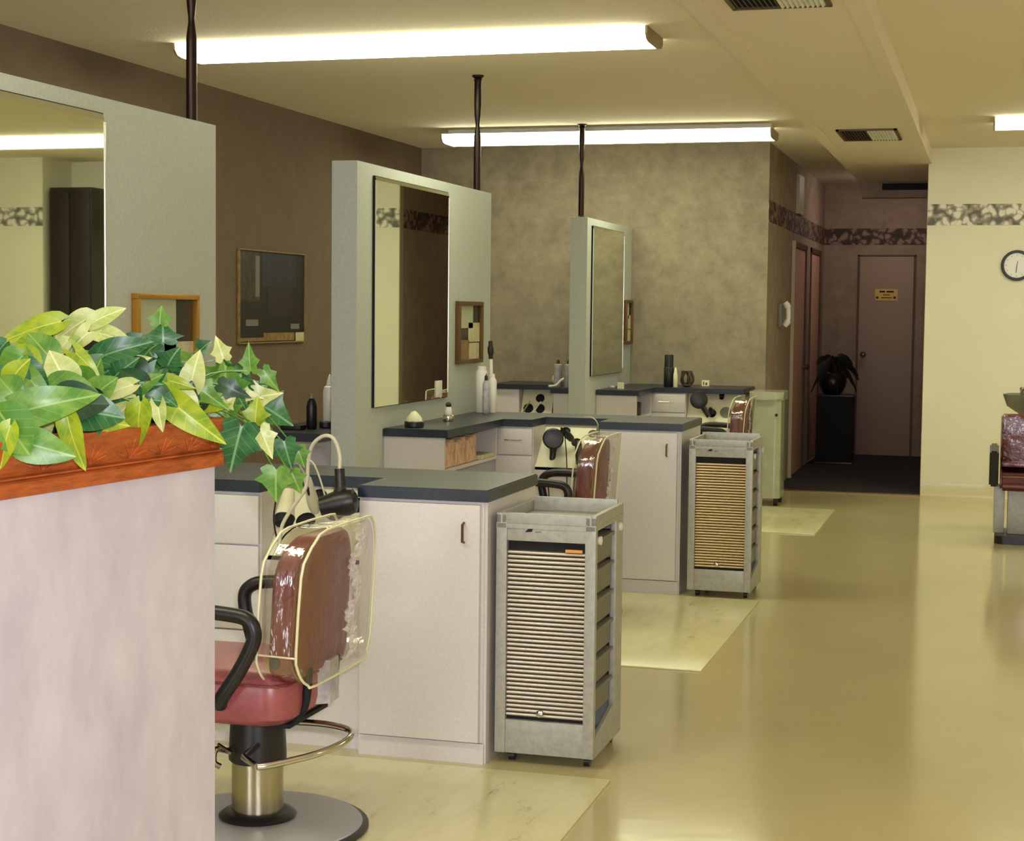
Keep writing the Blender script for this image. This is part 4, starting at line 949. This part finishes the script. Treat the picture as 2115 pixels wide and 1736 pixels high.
LEAVES=[("P",-0.268,-0.12,1.468,0.057,0.034,0.034,"H",0),
("P",-0.239,-0.14,1.482,-0.077,-0.046,0.046,"H",0),
("P",-0.324,-0.15,1.473,-0.115,-0.033,0.045,"H",1),
("P",-0.477,-0.06,1.405,-0.04,0.046,0.055,"H",2),
("P",-0.268,-0.12,1.453,0.08,-0.015,0.04,"H",0),
("P",-0.335,-0.08,1.451,-0.045,-0.04,0.045,"A",0),
("P",-0.412,-0.07,1.438,-0.031,-0.032,0.029,"H",0),
("P",-0.282,-0.1,1.4,0.098,0.037,0.052,"H",3),
("P",-0.099,-0.12,1.43,-0.071,-0.08,0.064,"H",3),
("P",-0.587,-0.04,1.413,-0.042,-0.036,0.053,"H",2),
("P",-0.581,-0.08,1.437,-0.022,-0.025,0.033,"H",3),
("P",-0.561,-0.06,1.402,0.042,-0.039,0.036,"H",3),
("P",-0.416,-0.05,1.415,0.044,-0.041,0.038,"A",1),
("P",-0.491,-0.03,1.376,0.057,-0.031,0.034,"H",1),
("P",-0.222,-0.06,1.381,-0.037,-0.026,0.022,"H",0),
("P",-0.687,0.0,1.312,0.136,0.043,0.064,"H",2),
("P",-0.698,0.03,1.273,0.09,-0.024,0.058,"H",2),
("P",-0.584,0.05,1.314,0.022,-0.096,0.041,"H",1),
("P",-0.46,0.03,1.307,-0.031,-0.066,0.037,"H",3),
("P",-0.727,0.04,1.3,-0.021,-0.068,0.037,"H",1),
("P",-0.292,0.0,1.326,-0.078,-0.072,0.057,"H",0),
("P",-0.347,0.03,1.355,-0.083,-0.027,0.033,"H",0),
("P",-0.176,-0.02,1.36,-0.059,-0.056,0.044,"H",2),
("P",-0.322,0.03,1.32,-0.009,-0.076,0.048,"H",1),
("P",-0.275,-0.08,1.394,-0.043,-0.031,0.046,"H",2),
("P",-0.459,-0.07,1.388,-0.049,-0.023,0.043,"H",2),
("P",-0.445,-0.01,1.335,0.023,-0.038,0.046,"H",2),
("P",-0.463,-0.1,1.441,-0.049,-0.02,0.035,"H",1),
("P",-0.215,-0.1,1.405,0.037,-0.04,0.05,"H",3),
("A",-0.089,0.0,1.354,0.013,0.057,0.061,"A",0),
("A",-0.22,0.05,1.306,0.084,-0.066,0.07,"A",1),
("A",-0.174,0.0,1.315,-0.009,0.047,0.044,"I",1),
("A",-0.275,0.04,1.309,0.006,-0.045,0.036,"A",0),
("A",-0.02,-0.05,1.389,-0.072,0.003,0.039,"H",2),
("A",-0.129,-0.05,1.468,0.0,0.035,0.047,"I",2),
("A",-0.118,-0.05,1.431,0.0,0.038,0.07,"I",3),
("A",-0.079,-0.1,1.399,-0.016,0.029,0.055,"H",3),
("A",-0.055,-0.09,1.37,-0.042,0.006,0.058,"H",3),
("A",0.013,-0.1,1.361,-0.003,0.04,0.056,"H",4),
("A",-0.143,-0.02,1.27,0.025,0.025,0.047,"H",4),
("A",-0.287,-0.01,1.276,-0.03,-0.009,0.045,"H",4),
("A",-0.02,-0.05,1.316,-0.023,0.033,0.043,"H",2),
("I",0.037,0.0,1.395,-0.016,0.046,0.04,"I",0),
("I",0.064,0.05,1.37,-0.007,0.056,0.04,"I",2),
("I",0.116,0.05,1.371,0.032,-0.044,0.037,"I",2),
("I",0.083,-0.02,1.306,-0.007,0.09,0.094,"I",2),
("I",0.071,-0.05,1.348,-0.023,0.027,0.067,"I",2),
("I",0.138,-0.03,1.339,0.027,0.048,0.068,"I",3),
("I",0.16,-0.02,1.312,0.048,0.027,0.068,"I",3),
("I",0.192,0.0,1.291,0.069,-0.038,0.086,"I",3),
("I",0.083,0.05,1.259,0.003,0.053,0.057,"I",1),
("I",0.009,0.06,1.257,-0.026,-0.095,0.091,"I",3),
("I",0.05,0.08,1.249,0.026,-0.059,0.049,"I",0),
("I",0.037,0.0,1.292,0.02,-0.036,0.073,"I",2),
("I",0.156,0.08,1.216,0.014,-0.058,0.061,"I",3),
("I",0.218,0.08,1.196,0.014,-0.041,0.045,"I",2),
("I",0.086,0.1,1.161,-0.003,-0.066,0.073,"I",2),
("I",0.153,0.1,1.148,0.02,-0.044,0.047,"I",2),
("I",0.054,-0.04,1.303,-0.02,-0.023,0.06,"I",3),
("I",0.077,-0.08,1.412,0.02,0.02,0.044,"I",3)]
UPV = Vector((0,0,1)); RV = Vector((.963,.27,0)).normalized()   # leaf sheets look towards the room
def leaf_frame(dx, dz, rng, jit=.35):
    n0 = Vector((.27,-.963,0)) + UPV*rng.uniform(.15,.6) + RV*rng.uniform(-jit,jit)
    tip = RV*dx + UPV*dz; L = tip.length; tip.normalize()
    n0 = (n0 - tip*n0.dot(tip)).normalized(); s = tip.cross(n0)
    return tip, s, n0, L
def add_leaf(bm, uvl, p, dx, dz, w_, kind, tone, rng):
    tip, s, n0, L = leaf_frame(dx, dz, rng); curl = rng.uniform(.10,.30)*L; fold = rng.uniform(.15,.4)
    def P(a, b_):       # a across (-1..1 of half width), b along 0..1
        return p + tip*(L*b_) + s*(a*w_*.5) + n0*(abs(a)*w_*.5*fold - curl*b_*b_ + .06*L*math.sin(b_*5+a*2)*.4)
    if kind == 'I':
        pts = [(0,.02),(.16,-.10),(.42,-.14),(.72,-.02),(.60,.16),(.98,.34),(.62,.44),(.40,.60),(.30,.72),(0,1)]
        out = pts + [(-a,b_) for a,b_ in pts[-2:0:-1]]
        c = bm.verts.new(P(0,.32)); V = [bm.verts.new(P(a,b_)) for a,b_ in out]
        mid = [bm.verts.new(P(a*.55, .32+(b_-.32)*.55)) for a,b_ in out]
        n = len(out); uv = lambda a,b_: (.5+a*.5, b_)
        for i in range(n):
            j = (i+1) % n
            f = bm.faces.new((c,mid[i],mid[j])); f.material_index = tone
            for l, q in zip(f.loops, ((0,.32),(out[i][0]*.55,.32+(out[i][1]-.32)*.55),(out[j][0]*.55,.32+(out[j][1]-.32)*.55))): l[uvl].uv = uv(*q)
            f = bm.faces.new((mid[i],V[i],V[j],mid[j])); f.material_index = tone
            for l, q in zip(f.loops, ((out[i][0]*.55,.32+(out[i][1]-.32)*.55),out[i],out[j],(out[j][0]*.55,.32+(out[j][1]-.32)*.55))): l[uvl].uv = uv(*q)
        return
    nv, back = 11, (.16 if kind == 'H' else .42)
    prev = None
    for i in range(nv+1):
        v = i/nv
        if kind == 'H': wd = (math.sin(PI*(v**.62)))**.75 if 0 < v < 1 else (.18 if v == 0 else .0)
        else: wd = max(0, (1-v)**.75)*(.75+.35*math.sin(PI*v)) if v > .12 else .55+v*2
        row = []
        for k in range(-3, 4):
            a = k/3; q = (a*wd, v - back*abs(a)**1.4*(1-v)**2.2)
            row.append((bm.verts.new(P(*q)), (.5+.5*a*max(wd,.02), v)))
        if prev:
            for k in range(6):
                f = bm.faces.new((prev[k][0],prev[k+1][0],row[k+1][0],row[k][0])); f.material_index = tone
                for l, q in zip(f.loops, (prev[k][1],prev[k+1][1],row[k+1][1],row[k][1])): l[uvl].uv = q
        prev = row
def add_plant(key, label, u_root, n_root, extra, seed, kinds, box_, group=None):
    rng = random.Random(seed); t = thing('potted_plant' if key != 'I' else 'ivy_plant', label, 'plant', PW(u_root,n_root,1.235))
    bm = B(); uvl = bm.loops.layers.uv.new('UVMap'); sm = B(); stems = []
    for k,u,n,z,dx,dz,w_,kind,tone in LEAVES:
        if k != key: continue
        if kind == 'I': w_ *= 1.12
        add_leaf(bm, uvl, PW(u,n,z), dx*1.1, dz*1.1, w_*1.12, kind, tone, rng); stems.append((u,n,z))
    (ua,ub,na,nb,za,zb) = box_
    for i in range(extra):
        u = rng.uniform(ua,ub); n = rng.uniform(na,nb); f = (u-ua)/(ub-ua)
        z = rng.uniform(za, za+(zb-za)*(1-.35*f if key == 'P' else .6+.4*(1-f))) - max(0,n)*.5
        a = rng.uniform(-PI,PI*.9); L = rng.uniform(.055,.10)
        add_leaf(bm, uvl, PW(u,n,z), L*math.cos(a), L*math.sin(a)*.7-.015, L*rng.uniform(.65,.9), rng.choice(kinds), rng.choice((0,1,2,2,3,3,3,4)), rng)
        stems.append((u,n,z))
    me_o = link('foliage', bm, LEAFM, t)
    for (u,n,z) in stems:
        r_ = PW(u_root+(u-u_root)*.45 if u < .0 else min(u,-.05), n_root, 1.24); e = PW(u,n-.006,z); m = (r_+e)/2+Vector((0,0,.05))
        if e.z < 1.24: m = Vector((r_.x*.4+e.x*.6, r_.y*.4+e.y*.6, 1.31))
        tube(sm, [r_, m, e], .0016, 5, 5)
    link('stems', sm, LEAFM[2], t)
    return t
add_plant('P', 'leafy pothos with big yellow-green leaves in the left part of the planter', -.40, -.16, 190, 11, ['H','H','A'], (-1.1,-.20,-.24,.02,1.285,1.43))
add_plant('A', 'arrowhead plant with pale notched leaves in the middle of the planter', -.14, -.15, 75, 12, ['H','A','H'], (-.30,.0,-.24,.01,1.28,1.39))
add_plant('I', 'green ivy trailing over the right end of the planter', -.03, -.12, 34, 13, ['I','I','I'], (-.12,.15,-.14,.02,1.27,1.40))
